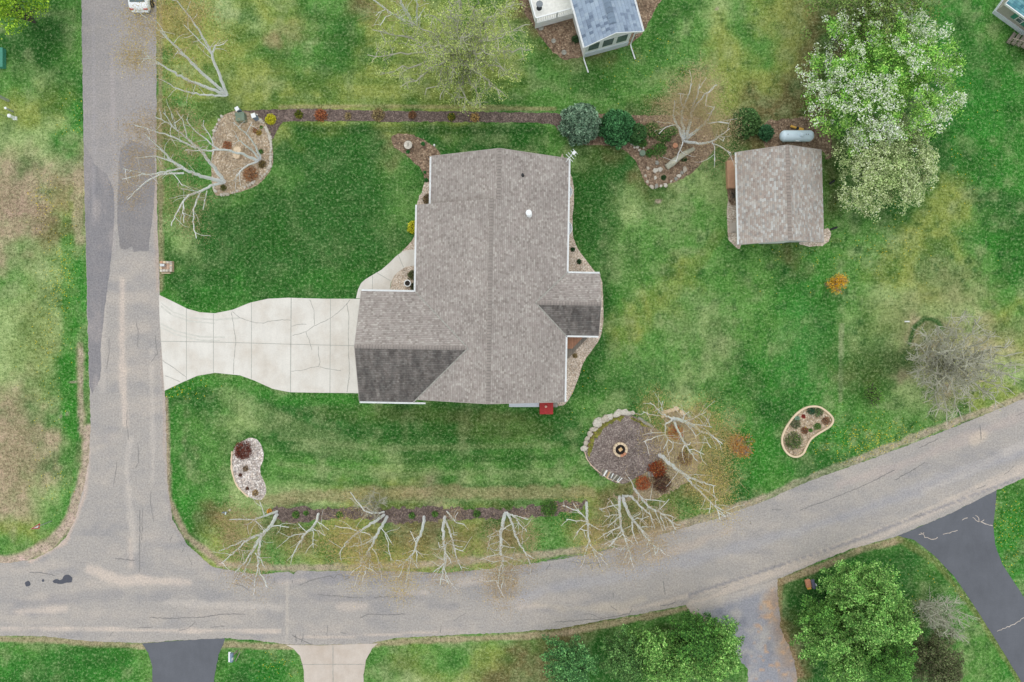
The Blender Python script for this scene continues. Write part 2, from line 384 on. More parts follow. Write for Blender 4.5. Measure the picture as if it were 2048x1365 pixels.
def sheet(name, pts, z, mat, smooth=True, jit=1.0, kind='structure', parent=None, colfn=None, cell=None, sub=5, thick=0.0):
    a = outline(pts, smooth, jit, sub)
    V2 = [Vector((P(x, y).x, P(x, y).y)) for x, y in a]; nb = len(V2)
    pts2 = list(V2)
    if cell:
        xs = [v.x for v in V2]; ys = [v.y for v in V2]
        gx, gy = np.meshgrid(np.arange(min(xs)+cell/2, max(xs), cell), np.arange(min(ys)+cell/2, max(ys), cell))
        gx = gx.ravel(); gy = gy.ravel(); gx = gx + (vnoise(gx*9.1, gy*7.7, 5)-.5)*cell*.3; gy = gy + (vnoise(gx*6.1, gy*8.7, 6)-.5)*cell*.3
        ins = np.zeros(gx.shape, bool); X = np.array(xs); Y = np.array(ys)
        for i in range(nb):
            x0, y0, x1, y1 = X[i], Y[i], X[(i+1) % nb], Y[(i+1) % nb]
            if y0 == y1: continue
            c = ((y0 > gy) != (y1 > gy)) & (gx < (x1-x0)*(gy-y0)/(y1-y0)+x0); ins ^= c
        pts2 += [Vector((x, y)) for x, y in zip(gx[ins], gy[ins])]
    r = geometry.delaunay_2d_cdt(pts2, [], [list(range(nb))], 1, 1e-5)
    V = np.array([(v.x, v.y, z) for v in r[0]]); F = np.array([f if len(f) == 3 else f[:3] for f in r[2]])
    A = V[F]; cr = (A[:,1,0]-A[:,0,0])*(A[:,2,1]-A[:,0,1]) - (A[:,1,1]-A[:,0,1])*(A[:,2,0]-A[:,0,0])
    F[cr < 0] = F[cr < 0][:, ::-1]
    cols = None
    if colfn: cols = colfn(V[:,0]/S + 1024, 682.5 - V[:,1]/S)
    o = np_mesh(name, V, F, mat, parent, cols)
    if kind: o['kind'] = kind
    return o
def strip(mb, pts, wpx, z, jit=0.0):
    """thin ribbon on the ground along pixel points"""
    q = []
    for a, b in zip(pts[:-1], pts[1:]):
        k = max(1, int(math.hypot(b[0]-a[0], b[1]-a[1])/4))
        for j in range(k): q.append((a[0]+(b[0]-a[0])*j/k + random.uniform(-jit, jit), a[1]+(b[1]-a[1])*j/k + random.uniform(-jit, jit)))
    q.append(pts[-1]); vs = []; fs = []
    for i, p in enumerate(q):
        a = q[max(0, i-1)]; b = q[min(len(q)-1, i+1)]; dx, dy = b[0]-a[0], b[1]-a[1]; L = math.hypot(dx, dy) or 1
        w2 = wpx/2*(random.uniform(.6, 1.3) if jit else 1)
        for s in (1, -1):
            v = P(p[0]-dy/L*w2*s, p[1]+dx/L*w2*s, 0); vs.append((v.x, v.y, z))
    for i in range(len(q)-1): fs.append((2*i, 2*i+2, 2*i+3, 2*i+1))
    mb.add(vs, fs)
random.seed(7)

# ================================================================ LAWN
MAP = ["gGgggyylyggoyyyyoooggglgyoooGvvg"[:32], "GGgggyyyggggyyyyygoogggygyooGvvg"[:32]]
MAP = ["gGgggyylyg"+"goyyyyooog"+"gglgyoooGv"+"vg",
       "GGgggyyygg"+"gyyyyygoog"+"ggygyooGvv"+"vg",
       "glvggyyyyy"+"yyyyyygggg"+"gyyyooggGv"+"vv",
       "yyvgggyyyy"+"yyyyyggggg"+"ooyoooggGv"+"vv",
       "llvgggggGG"+"GGoGGGGgoG"+"ooooooggGG"+"vv",
       "tttggggggG"+"GGgGGGGgGG"+"ollgggggGG"+"vv",
       "ttytggGGGG"+"GGggggggGl"+"gggggggGGy"+"GG",
       "toggglGGGG"+"GGGgggggGg"+"ggggogggyy"+"gv",
       "glvggGGGGG"+"GGggggggGg"+"gyggGvgyyl"+"gv",
       "llvggGvvGG"+"GGggggggGg"+"ygggvvglll"+"lg",
       "llvggggggg"+"ggggggggGy"+"gglggvlltt"+"ly",
       "llvggggggg"+"gggggggGGg"+"glgvvvoott"+"tl",
       "tlvtgGGgGG"+"ggGgGgGGgg"+"glgGvvgglt"+"yy",
       "ttvtgGglGG"+"GGGGGggGGG"+"gggvGvvggg"+"gg",
       "ttvtgGgggg"+"gglggggggg"+"ooovvGGGgg"+"gg",
       "tlvtgvglll"+"yyytlglgyo"+"ygGGgggggg"+"gg",
       "ygvttGoyog"+"yyooyoggyo"+"oygggggggg"+"vv",
       "gytttgyggy"+"yyyyyygggg"+"ggggggvGGg"+"vv",
       "gggggggggg"+"gggggggggg"+"ggggGGGGGg"+"vv",
       "gggggggggg"+"gggggggoog"+"ggggoGGGGg"+"gv",
       "vvvvgggvvg"+"ggyggyooGG"+"GGggoGGGGg"+"gv",
       "vGvvggvGvg"+"gglyyoooGG"+"GGGgoGGGGg"+"gg"]
PAL = {'G': (54,104,44), 'g': (91,140,65), 'l': (148,171,108), 'y': (140,154,78), 't': (168,153,124), 'd': (36,74,34), 'o': (112,106,68), 'v': (62,130,48)}
def lawn_colour(x, y):
    arr = np.array([[C(*PAL[ch]) for ch in row] for row in MAP])
    wx = x + (fbm(x/60, y/60, 11, 4)-.5)*120; wy = y + (fbm(x/60+9, y/60, 23, 4)-.5)*120
    u = np.clip((wx-32)/64, 0, 30.999); v = np.clip((wy-32)/64, 0, 20.999)
    i = u.astype(int); j = v.astype(int); fu = u-i; fv = v-j; fu = fu*fu*(3-2*fu); fv = fv*fv*(3-2*fv)
    fu = fu[:, None]; fv = fv[:, None]
    c = (arr[j, i]*(1-fu)+arr[j, i+1]*fu)*(1-fv) + (arr[j+1, i]*(1-fu)+arr[j+1, i+1]*fu)*fv
    # tufts of dead, straw coloured grass and of lush grass
    n1 = fbm(x/28, y/28, 31, 4); n2 = fbm(x/55+7, y/55, 47, 3); n3 = fbm(x/14, y/14, 77, 3)
    c = mixc(c, C(148,162,112), np.clip((n1-.5)*2.2, 0, .5)*np.where((x > 330) & (x < 830) & (y > 250) & (y < 620), .35, 1.0))
    c = mixc(c, C(44,100,34), np.clip((n2-.5)*3.0, 0, .65))
    c = mixc(c, C(38,84,36), np.clip((n3-.62)*4, 0, .5)*np.clip((x-1100)/200, 0.2, 1))
    def blob(cx, cy, rx, ry, col, s, hard=1.5, rot=0.0):
        nonlocal c
        ca, sa = math.cos(R(rot)), math.sin(R(rot)); dx = x-cx; dy = y-cy
        d = np.sqrt(((dx*ca+dy*sa)/rx)**2 + ((-dx*sa+dy*ca)/ry)**2) + (fbm(x/22, y/22, 5, 4)-.5)*1.1
        c = mixc(c, col, np.clip((1-d)*hard, 0, 1)*s)
    def stroke(pts, wd, col, s, ns=0.9, scl=18):
        nonlocal c
        d = seg_dist(x, y, pts)/wd + (fbm(x/scl, y/scl, 8, 4)-.5)*ns
        c = mixc(c, col, np.clip((1-d)*2.2, 0, 1)*s)
    DG = C(42,92,34); VG = C(58,130,42); TN = C(172,150,128); LG = C(132,150,98); BR = C(120,98,70); SD = C(184,164,148)
    # left lots
    blob(35, 415, 75, 62, C(160,140,118), .9); blob(120, 400, 45, 60, C(150,132,100), .7)
    blob(25, 920, 85, 150, C(158,142,114), .85, 1.2); blob(100, 60, 60, 60, DG, .5)
    blob(75, 690, 60, 130, C(118,130,70), .5)
    stroke([(135, 480), (140, 700), (135, 1000)], 20, VG, .6)
    stroke([(160, 690), (160, 790), (170, 900), (160, 980), (120, 1070), (40, 1112)], 9, C(160,150,120), .7)
    stroke([(162, 700), (162, 860)], 6, SD, .55, 1.2); blob(146, 765, 15, 3, SD, .8); blob(121, 833, 4, 8, SD, .8); blob(135, 829, 4, 8, SD, .8)
    stroke([(155, 350), (158, 480)], 14, C(176,156,132), .6, 1.2)
    stroke([(178, 860), (176, 930), (160, 985), (140, 1045), (100, 1090), (40, 1118), (-20, 1128)], 14, SD, .95, .5)
    # front lawn by the driveway and house
    blob(640, 380, 190, 110, DG, .25, 1); blob(650, 560, 130, 30, VG, .35)
    stroke([(330, 590), (400, 635), (470, 628), (560, 603), (700, 606)], 14, VG, .55)
    stroke([(335, 790), (400, 762), (470, 765), (560, 800), (700, 800)], 14, VG, .55)
    stroke([(355, 820), (350, 960), (375, 1050)], 20, VG, .6)
    for k in range(7):   # mowing stripes south of the house
        yy = 850 + k*26
        stroke([(560, yy), (760, yy+22), (1120, yy+14)], 7, LG if k % 2 else DG, .42, .7, 26)
    stroke([(450, 790), (520, 830), (620, 870), (700, 900)], 26, LG, .4)
    blob(850, 830, 260, 22, C(88,96,52), .45); blob(1000, 860, 140, 40, C(98,104,58), .35)
    stroke([(520, 1000), (700, 990), (900, 985), (1180, 985)], 16, C(158,142,108), .6, 1.1)
    stroke([(600, 258), (1090, 262)], 10, C(38,82,32), .6); stroke([(560, 215), (760, 212), (1110, 218)], 5, C(165,150,112), .6)
    # under the roadside birches
    for bx, by, br in ((480,1040,60),(600,1080,60),(720,1085,70),(830,1090,60),(920,1080,60),(1020,1080,60),(1180,1060,50),(1300,1050,60),(1380,980,60),(1380,860,60)):
        blob(bx, by, br, br*.7, C(128,112,70), .72, 1.1)
    blob(350, 40, 60, 60, C(140,125,75), .6); blob(330, 260, 50, 80, C(125,112,66), .45); blob(340, 400, 50, 60, C(112,106,62), .35)
    stroke([(320, 0), (320, 300), (323, 580)], 7, C(160,144,116), .65, 1.1, 30); stroke([(330, 800), (338, 1000), (372, 1072), (440, 1125)], 8, C(170,150,130), .85, .6)
    stroke([(440, 1128), (560, 1138), (700, 1135), (840, 1130), (960, 1120), (1080, 1110), (1180, 1098), (1260, 1080), (1400, 1040), (1520, 1000), (1640, 948), (1780, 895), (1920, 840), (2060, 790)], 9, SD, .75, 1.2, 26)
    stroke([(-20, 1278), (100, 1280), (280, 1292), (400, 1288), (560, 1293), (640, 1296), (800, 1284), (1000, 1275), (1120, 1268), (1280, 1236), (1380, 1216)], 8, C(172,154,126), .8, 1.0, 26)
    stroke([(1556, 1165), (1640, 1135), (1720, 1100), (1800, 1080)], 9, C(186,160,134), .8, .7); stroke([(1556, 1165), (1558, 1250), (1600, 1350)], 12, C(160,130,100), .6)
    stroke([(1795, 1076), (1870, 1122), (1960, 1235), (2048, 1375)], 8, C(120,128,74), .7)
    for k_ in range(5): stroke([(540, 30+k_*42), (700, 36+k_*42), (1100, 44+k_*40)], 9, C(70,112,44), .38, 1.0, 30)
    for k_ in range(6): stroke([(1230+k_*70, 560), (1260+k_*70, 780)], 12, VG, .3, 1.3, 30)
    # back yard
    blob(1200, 420, 50, 110, DG, .45, 1.1); blob(1240, 520, 60, 80, LG, .35, 1); blob(1380, 640, 90, 90, LG, .55, 1); blob(1440, 700, 60, 60, C(150,158,112), .4, 1)
    blob(1600, 690, 70, 150, C(70,130,60), .55, 1.1); stroke([(1683, 650), (1681, 800)], 6, C(150,158,118), .65, .6); blob(1350, 450, 60, 60, LG, .35)
    blob(1160, 740, 50, 50, DG, .35); blob(1300, 760, 110, 50, C(78,112,62), .4); blob(1520, 920, 70, 90, VG, .7); blob(1640, 960, 130, 50, C(48,112,40), .5, 1.2, -20)
    blob(1900, 590, 120, 90, C(146,144,98), .55, 1.1); blob(1960, 690, 110, 80, C(176,156,128), .6, 1); blob(1780, 640, 70, 60, C(120,132,76), .5)
    blob(1600, 480, 90, 10, C(80,84,48), .7); blob(1665, 370, 24, 90, C(76,74,44), .7, 1.3); blob(1700, 750, 50, 60, C(60,108,44), .6)  # first two blobs: shed's shade painted into the grass below and beside it
    blob(1760, 730, 60, 50, C(58,92,40), .55); stroke([(1818, 690), (1828, 655), (1850, 637), (1875, 642), (1885, 660)], 6, C(40,92,36), .85, .3)
    for bx, by, br in ((1855,680,8),(1950,540,8),(1935,523,9),(1905,515,8),(2000,510,9),(1870,530,5),(1873,540,6),(1925,562,5),(2040,615,8),(1720,645,10),(1710,665,7),(1715,500,9),(1450,545,7),(1480,535,4),(1225,385,5),(1320,590,8),(1340,545,22),(1348,520,14),(1400,545,14),(1475,475,8)):
        blob(bx, by, br, br, C(36,86,34), .65, 2)
    stroke([(1290, 630), (1340, 590), (1400, 520), (1440, 470)], 16, C(118,138,66), .35); blob(1317, 403, 7, 4, SD, .9, 3); blob(1434, 18, 5, 4, SD, .8, 3); blob(1656, 568, 8, 5, C(150,125,105), .95, 3)
    blob(1950, 200, 90, 160, C(44,122,40), .55, 1); blob(1580, 60, 60, 120, C(122,124,70), .5, 1); blob(1620, 100, 26, 60, C(110,96,66), .5)
    blob(1290, 100, 90, 60, C(60,116,44), .45); blob(1150, 150, 100, 50, C(60,112,44), .4)
    blob(590, 65, 50, 45, C(150,128,92), .35); blob(690, 60, 40, 60, DG, .45); blob(545, 80, 26, 20, C(168,140,112), .5)
    # lower edge lots
    blob(140, 1335, 150, 45, C(42,110,38), .5); blob(530, 1340, 60, 50, C(38,112,36), .6); blob(1320, 1290, 100, 50, C(66,72,36), .75, 1.2); blob(1120, 1300, 60, 30, C(96,96,54), .5)
    blob(1750, 1130, 120, 50, C(44,100,38), .55); blob(1640, 1190, 50, 40, C(42,88,38), .6); blob(2030, 1050, 50, 90, C(52,126,38), .6); blob(800, 1330, 60, 30, C(60,100,42), .4)  # first two blobs: shade of the bushy trees painted into the grass colour
    out = np.maximum(np.maximum(np.abs(x-1024)-1090, np.abs(y-682)-750), 0)/160
    c = mixc(c, C(90,134,62), np.clip(out, 0, 1))
    return np.clip(c, 0.004, 0.8)
x1 = np.concatenate([np.arange(-62, -47, .5), np.arange(-47, 47.01, 0.17), np.arange(47.5, 62, .5)]); y1 = np.concatenate([np.arange(-46, -32, .5), np.arange(-32, 32.01, 0.17), np.arange(32.5, 46, .5)])
ext = [70, 110, 200, 400, 900, 2000]
xs = np.concatenate([[-e for e in reversed(ext)], x1, ext]); ys = np.concatenate([[-e for e in reversed(ext)], y1, ext])
GX, GY = np.meshgrid(xs, ys); V = np.stack([GX.ravel(), GY.ravel(), np.zeros(GX.size)], 1)
nx, ny = len(xs), len(ys); ii = (np.arange(ny-1)[:, None]*nx + np.arange(nx-1)[None, :]).ravel()
F = np.stack([ii, ii+1, ii+nx+1, ii+nx], 1)
lawn = np_mesh('ground', V, F, M['grass'], cols=lawn_colour(V[:,0]/S+1024, 682.5-V[:,1]/S)); lawn['kind'] = 'structure'

# ================================================================ ROADS
def road_colour(x, y):
    c = np.tile(np.array(C(164,158,154)), (len(x), 1))
    c = mixc(c, C(180,170,162), np.clip((fbm(x/90, y/30, 61, 4)-.45)*2.2, 0, .8))
    c = mixc(c, C(148,145,146), np.clip((fbm(x/70+5, y/26, 71, 4)-.52)*3, 0, .7))
    up = np.clip((470-y)/180, 0, 1)*np.clip((330-x)/10, 0, 1); c = mixc(c, C(150,145,145), up*.8)
    def st(pts, wd, col, s, ns=.8, scl=22):
        nonlocal c
        d = seg_dist(x, y, pts)/wd + (fbm(x/scl, y/scl, 18, 4)-.5)*ns
        d = d+(fbm(x/55, y/55, 41, 3)-.5)*(1.3 if ns >= .8 else .5); c = mixc(c, col, np.clip((1-d)*1.5, 0, 1)*s)
    SA = C(206,190,178); LT = C(188,179,172); DK = C(138,136,140)
    st([(245, 560), (245, 700), (250, 850)], 9, SA, .6); st([(262, 880), (252, 930), (270, 1100)], 8, LT, .6); st([(303, 700), (306, 900), (305, 960)], 7, LT, .6); st([(215, 500), (205, 660), (205, 780)], 8, LT, .45)
    st([(225, 100), (228, 500)], 4, C(166,158,158), .6); st([(186, 0), (190, 330)], 4, C(158,153,155), .6); st([(260, 1080), (262, 1130)], 8, SA, .4)
    st([(0, 1258), (150, 1258), (330, 1262), (560, 1262)], 5, SA, .6, .9); st([(180, 1140), (240, 1160), (380, 1165)], 12, SA, .6); st([(30, 1225), (130, 1218)], 9, SA, .5); st([(330, 1205), (560, 1215)], 10, LT, .6)
    st([(240, 1190), (100, 1198)], 12, DK, .35); st([(0, 1203), (160, 1205)], 8, DK, .35); st([(640, 1195), (720, 1200)], 8, DK, .35); st([(740, 1195), (790, 1195)], 8, DK, .3); st([(640, 1165), (700, 1150), (600, 1170)], 10, DK, .35)
    st([(1070, 1208), (1130, 1218), (1240, 1215), (1290, 1200)], 12, C(186,174,160), .55); st([(1040, 1200), (1100, 1180), (1300, 1140), (1500, 1090), (1700, 1030), (2048, 900)], 16, C(168,166,172), .4)
    st([(1300, 1120), (1370, 1095), (1460, 1060)], 10, C(186,170,156), .5); st([(1850, 980), (1900, 960), (2048, 890)], 8, LT, .5); st([(1680, 970), (1790, 935), (1900, 890), (2048, 830)], 12, C(180,166,160), .5)
    st([(1380, 1210), (1560, 1145), (1760, 1075), (1900, 1010), (2060, 935)], 8, C(198,183,172), .6, .7)
    st([(1240, 1226), (1330, 1204), (1480, 1163), (1640, 1105), (1800, 1045), (1950, 975), (2060, 925)], 6, C(196,182,170), .6, .5)
    st([(590, 1272), (640, 1276), (760, 1270), (900, 1262)], 3, C(200,184,172), .6, .6); st([(574, 1140), (573, 1290)], 2.5, C(190,180,170), .6, .5); st([(175, 900), (170, 990), (130, 1085), (60, 1122)], 6, C(196,176,164), .8, .6)
    st([(325, 700), (330, 900), (345, 1050), (420, 1130)], 4, C(176,160,150), .7, .7); st([(316, 240), (312, 420), (316, 580)], 5, C(180,162,150), .7, .6)
    for q_ in range(9): st([(560+q_*60, 1165+(q_ % 3)*24), (610+q_*60, 1160+(q_ % 3)*26)], 8+q_ % 4, DK if q_ % 2 else SA, .35); st([(1380, 1190), (1700, 1085), (2040, 955)], 3, C(146,142,144), .4)
    st([(1600, 1060), (1700, 1030), (1850, 975), (2000, 915)], 7, C(146,144,148), .35); st([(1950, 880), (1965, 870)], 12, C(205,188,170), .5)
    st([(375, 1085), (350, 1060), (340, 1000)], 12, DK, .35); st([(420, 1130), (520, 1155), (700, 1152), (860, 1155)], 16, C(142,140,148), .45); st([(1000, 1145), (1180, 1125), (1300, 1090)], 14, C(146,145,152), .4)
    return c
ROAD = [(163,-500),(163,0),(166,200),(168,340),(172,500),(176,680),(180,800),(181,860),(178,920),(168,975),(160,1000),(150,1040),(132,1075),(105,1100),(70,1118),(20,1126),(-500,1134),
        (-500,1270),(0,1272),(90,1273),(180,1283),(280,1286),(400,1279),(449,1277),(510,1281),(575,1289),(640,1290),(740,1288),(790,1276),(900,1271),(1024,1265),(1120,1257),(1280,1228),(1370,1211),(1480,1184),(1552,1160),(1620,1131),(1700,1099),(1790,1074),(1900,1028),(1995,980),(2060,952),(2600,712),
        (2600,565),(2060,793),(1900,858),(1760,912),(1620,962),(1520,1006),(1420,1041),(1330,1067),(1250,1090),(1180,1109),(1060,1128),(960,1140),(880,1147),(820,1143),(700,1141),(640,1143),(595,1141),(587,1149),(578,1143),(520,1150),(470,1143),(425,1134),(375,1090),(345,1040),(335,960),(333,880),(330,780),(320,600),(318,530),(314,400),(313,230),(313,0),(313,-500)]
road = sheet('road', ROAD, 0.010, M['asphalt'], smooth=False, jit=1.1, colfn=road_colour, cell=0.2)
def flatcol(c, v=.06):
    def f(x, y): return np.tile(np.array(c), (len(x), 1))*(1+(fbm(x/40, y/40, 3, 3)-.5)*v*2)[:, None]
    return f
def stripcol(x, y):
    c = np.tile(np.array(C(133,130,133)), (len(x), 1)); d = np.abs(x-(188+(y-400)*.012))
    c = mixc(c, C(160,155,158), np.clip(1-d/1.6, 0, 1)*.6); return mixc(c, C(160,152,150), np.clip((fbm(x/16, y/60, 9, 4)-.5)*3, 0, .5))
sheet('road_resurfacing', [(168.5,340),(168.5,290),(176,300),(190,330),(215,350),(228,380),(229,430),(224,500),(220,540),(212,600),(205,660),(201,700),(203,735),(200,760),(191,776),(184,788),(180,775),(177,690),(174,560),(171,440)], 0.0145, M['asphalt'], smooth=False, jit=.8, colfn=stripcol, cell=0.25)
sheet('road_resurfacing', [(240,300),(262,280),(285,290),(308,300),(311,330),(309,385),(306,430),(299,480),(298,502),(282,503),(267,505),(265,492),(252,500),(241,497),(238,475),(235,455),(235,430),(236,360)], 0.0145, M['asphalt'], smooth=False, jit=1.0, colfn=flatcol(C(136,132,133), .12), cell=0.25)
sheet('tar_patch', [(105,1162),(112,1159),(122,1160),(128,1152),(138,1150),(145,1157),(143,1165),(135,1166),(120,1168),(110,1167)], 0.019, M['tar'], jit=1.2)
sheet('tar_patch', [(50,1165),(57,1163),(62,1168),(60,1172),(52,1173)], 0.019, M['tar'], jit=1.0)
sheet('tar_patch', [(84,1160),(88,1159),(89,1163),(85,1164)], 0.019, M['tar'], jit=.5)
mb = MB()
for pts in ([(660,1153),(668,1158),(676,1149),(700,1156),(690,1160)], [(600,1170),(625,1160),(660,1152)], [(635,1190),(680,1193),(726,1196)], [(748,1196),(775,1193),(795,1196)], [(720,1235),(740,1228),(780,1230),(812,1228)],
            [(1093,1121),(1110,1119),(1125,1115),(1180,1108),(1220,1098)], [(1168,1128),(1183,1127),(1184,1140)], [(1197,1126),(1200,1137)], [(1327,1162),(1329,1175),(1330,1190)], [(1226,1185),(1227,1196)], [(1110,1245),(1200,1238),(1258,1228),(1264,1218)],
            [(1320,1212),(1340,1209),(1352,1204)], [(760,1152),(780,1150)], [(840,1148),(900,1146),(940,1144)], [(300,1235),(340,1237),(400,1235),(450,1228),(490,1229)], [(60,1145),(90,1146),(110,1152)], [(385,560),(385,560.5)],
            [(1790,960),(1830,938),(1850,925)], [(1600,1020),(1650,1003),(1720,975),(1790,940)], [(279,1143),(280,1020)], [(230,1118),(270,1121)], [(1960,850),(1962,880)]):
    strip(mb, pts, 1.5, 0.0195, .9)
rc = random.Random(21)
EDGE_N = [(345,1045),(380,1095),(430,1138),(520,1152),(700,1150),(880,1150),(1060,1133),(1180,1113),(1330,1072),(1520,1012),(1760,918),(2040,805)]; EDGE_S = [(20,1265),(280,1276),(600,1280),(900,1264),(1120,1249),(1370,1202),(1620,1122),(1900,1020),(2040,955)]
for E_, sg in ((EDGE_N, 1), (EDGE_S, -1)):
    for _ in range(20):
        i = rc.randrange(len(E_)-1); t = rc.random(); x = E_[i][0]+(E_[i+1][0]-E_[i][0])*t; y = E_[i][1]+(E_[i+1][1]-E_[i][1])*t+sg*rc.uniform(2, 26)
        a = math.atan2(E_[i+1][1]-E_[i][1], E_[i+1][0]-E_[i][0])+rc.choice([0, 0, 0, 1.57])+rc.uniform(-.25, .25); L = rc.uniform(12, 46)*(1 if abs(a) < .9 else .4); q = [(x, y)]
        for k in range(4): a += rc.uniform(-.35, .35); q.append((q[-1][0]+math.cos(a)*L/4, q[-1][1]+math.sin(a)*L/4))
        strip(mb, q, rc.uniform(.7, 1.4), 0.0195, .7)
for _ in range(8):
    x = rc.uniform(190, 320); y = rc.uniform(560, 1120); strip(mb, [(x, y), (x+rc.uniform(-6, 6), y+rc.uniform(15, 40)), (x+rc.uniform(-9, 9), y+rc.uniform(45, 70))], .9, .0195, .8)
M['roadcrack'] = mat_plain('dark_road_cracks', C(128, 125, 124), 0.95, 0.25, 5)
mb.build('road_crack', M['roadcrack'], road)

# driveways
DRIVE = [(318,590),(345,603),(375,618),(400,625),(430,627),(465,620),(500,606),(535,598),(575,596),(650,598),(740,598),(740,787),(640,786),(580,785),(545,778),(510,762),(480,751),(430,746),(395,752),(365,765),(329,782),(326,740),(322,680),(319,630)]
drive = sheet('driveway', DRIVE, 0.016, M['conc'], smooth=False, jit=.15)
mb = MB()
for pts in ([(373,617),(373,760)], [(427,628),(427,746)], [(503,606),(503,758)], [(661,598),(660,786)], [(320,683),(450,685),(583,689),(712,692)]): strip(mb, pts, 1.1, 0.0205)
strip(mb, [(582.5,596),(581,785)], 1.6, 0.0205); mb.build('joint', M['joint'], drive)
mb = MB()
for pts in ([(512,646),(527,647),(537,643),(549,642),(565,640),(582,641)], [(585,671),(600,668),(612,664),(628,653),(661,637),(683,620),(694,608),(700,600)], [(620,600),(628,620),(629,650)], [(612,665),(618,680),(624,700)],
            [(583,653),(597,649),(613,649)], [(693,607),(698,630),(697,660),(697,700),(699,730),(698,760),(694,785)], [(637,693),(637,710),(640,725),(638,733),(620,736),(605,741),(582,743)], [(640,734),(655,738),(682,742)],
            [(465,624),(480,636),(500,643),(512,646)], [(463,625),(468,655),(472,682),(468,720),(467,748)], [(325,721),(350,738),(373,755)], [(330,752),(345,757),(360,764)]): strip(mb, pts, .95, 0.021, .5)
mb.build('crack', M['crack'], drive)
M['tyre'] = mat_plain('faint_tyre_grime', C(202, 199, 191), 0.9, 0.1, 3)
for pts in ([(322,606),(345,624),(380,636),(430,640),(480,636)], [(321,648),(350,662),(400,674),(450,675)], [(321,655),(350,669),(400,681),(440,682)], [(322,613),(345,631),(380,643),(430,647)]):
    mb = MB(); strip(mb, pts, 3.2, .0185, .4); mb.build('tyre_mark', M['tyre'], drive)
walk = sheet('walkway', [(712,597),(716,580),(722,567),(731,559),(746,550),(763,540),(778,527),(792,513),(806,503),(822,499.5),(850,499),(850,532),(826,532),(812,534),(800,541),(789,551),(782,565),(779.5,580),(779,597)], 0.014, M['conc'], smooth=False, jit=0)
mb = MB()
for pts in ([(745,552),(745,597)], [(752,545),(781,562)], [(796,509),(807,535)]): strip(mb, pts, 1.0, 0.019)
mb.build('joint', M['joint'], walk)
d2 = sheet('neighbour_driveway', [(284,1287),(297,1306),(305,1335),(309,1700),(424,1700),(428,1360),(437,1310),(450,1280),(449,1277),(400,1279)], 0.016, M['darkdrive'], smooth=False, jit=.6)
d3 = sheet('neighbour_driveway', [(572,1290),(588,1298),(600,1312),(608,1340),(610,1700),(727,1700),(727,1350),(732,1320),(744,1298),(756,1287),(640,1291)], 0.016, M['conc2'], smooth=False, jit=.5)
mb = MB()
for pts in ([(666,1291),(667,1700)], [(602,1329),(729,1329)]): strip(mb, pts, 1.2, .0205, .3)
mb.build('joint', M['crack'], d3)
def grav_col(x, y):
    c = np.tile(np.array(C(150,150,158)), (len(x), 1)); c = mixc(c, C(176,170,166), np.clip((fbm(x/30, y/30, 91, 4)-.5)*4, 0, .8)); c = mixc(c, C(124,126,138), np.clip((fbm(x/24, y/24, 95, 4)-.55)*4, 0, .6))
    d = seg_dist(x, y, [(1545, 1170), (1545, 1230), (1570, 1300), (1600, 1400)])/28+(fbm(x/20, y/20, 97, 4)-.5)*1.6; c = mixc(c, C(170,144,120), np.clip(1-d, 0, 1)*.65)
    d = seg_dist(x, y, [(1378, 1216), (1395, 1240), (1430, 1262)])/16+(fbm(x/20, y/20, 98, 4)-.5)*1.2; c = mixc(c, C(150,112,86), np.clip(1-d, 0, 1)*.8)
    c = mixc(c, C(196,160,128), np.clip((fbm(x/9, y/9, 99, 3)-.62)*7, 0, .7)*np.clip((x-1490)/30, 0, 1)); return mixc(c, C(186,176,168), np.clip((1222-.3*(x-1400)-y)/18+.4, 0, .8))
sheet('gravel_driveway', [(1362,1200),(1480,1172),(1556,1148),(1556,1200),(1562,1260),(1588,1320),(1650,1700),(1500,1700),(1495,1340),(1445,1270),(1395,1240)], 0.009, M['gravelroad'], smooth=False, jit=2.5, colfn=grav_col, cell=.2)
d5 = sheet('neighbour_driveway', [(1795,1072),(1830,1058),(1900,1028),(1993,981),(1991,1010),(1986,1050),(1990,1090),(2005,1130),(2048,1195),(2110,1260),(2190,1380),(2340,1700),(2210,1700),(2045,1368),(2010,1310),(1960,1230),(1910,1155),(1870,1113),(1828,1080)], 0.016, M['darkdrive'], smooth=False, jit=.5)
mb = MB()
for pts in ([(1840,1065),(1850,1075),(1862,1080),(1875,1075)], [(1885,1070),(1900,1065),(1915,1061)], [(1945,1035),(1955,1045),(1968,1040)], [(1950,1030),(1962,1045),(1985,1052)], [(1925,1040),(1935,1036)], [(1995,1262),(2025,1250),(2050,1235)], [(1838,1068),(1848,1066)]): strip(mb, pts, 1.3, .0205, 1.6)
mb.build('scuff_marks', M['conc2'], d5)

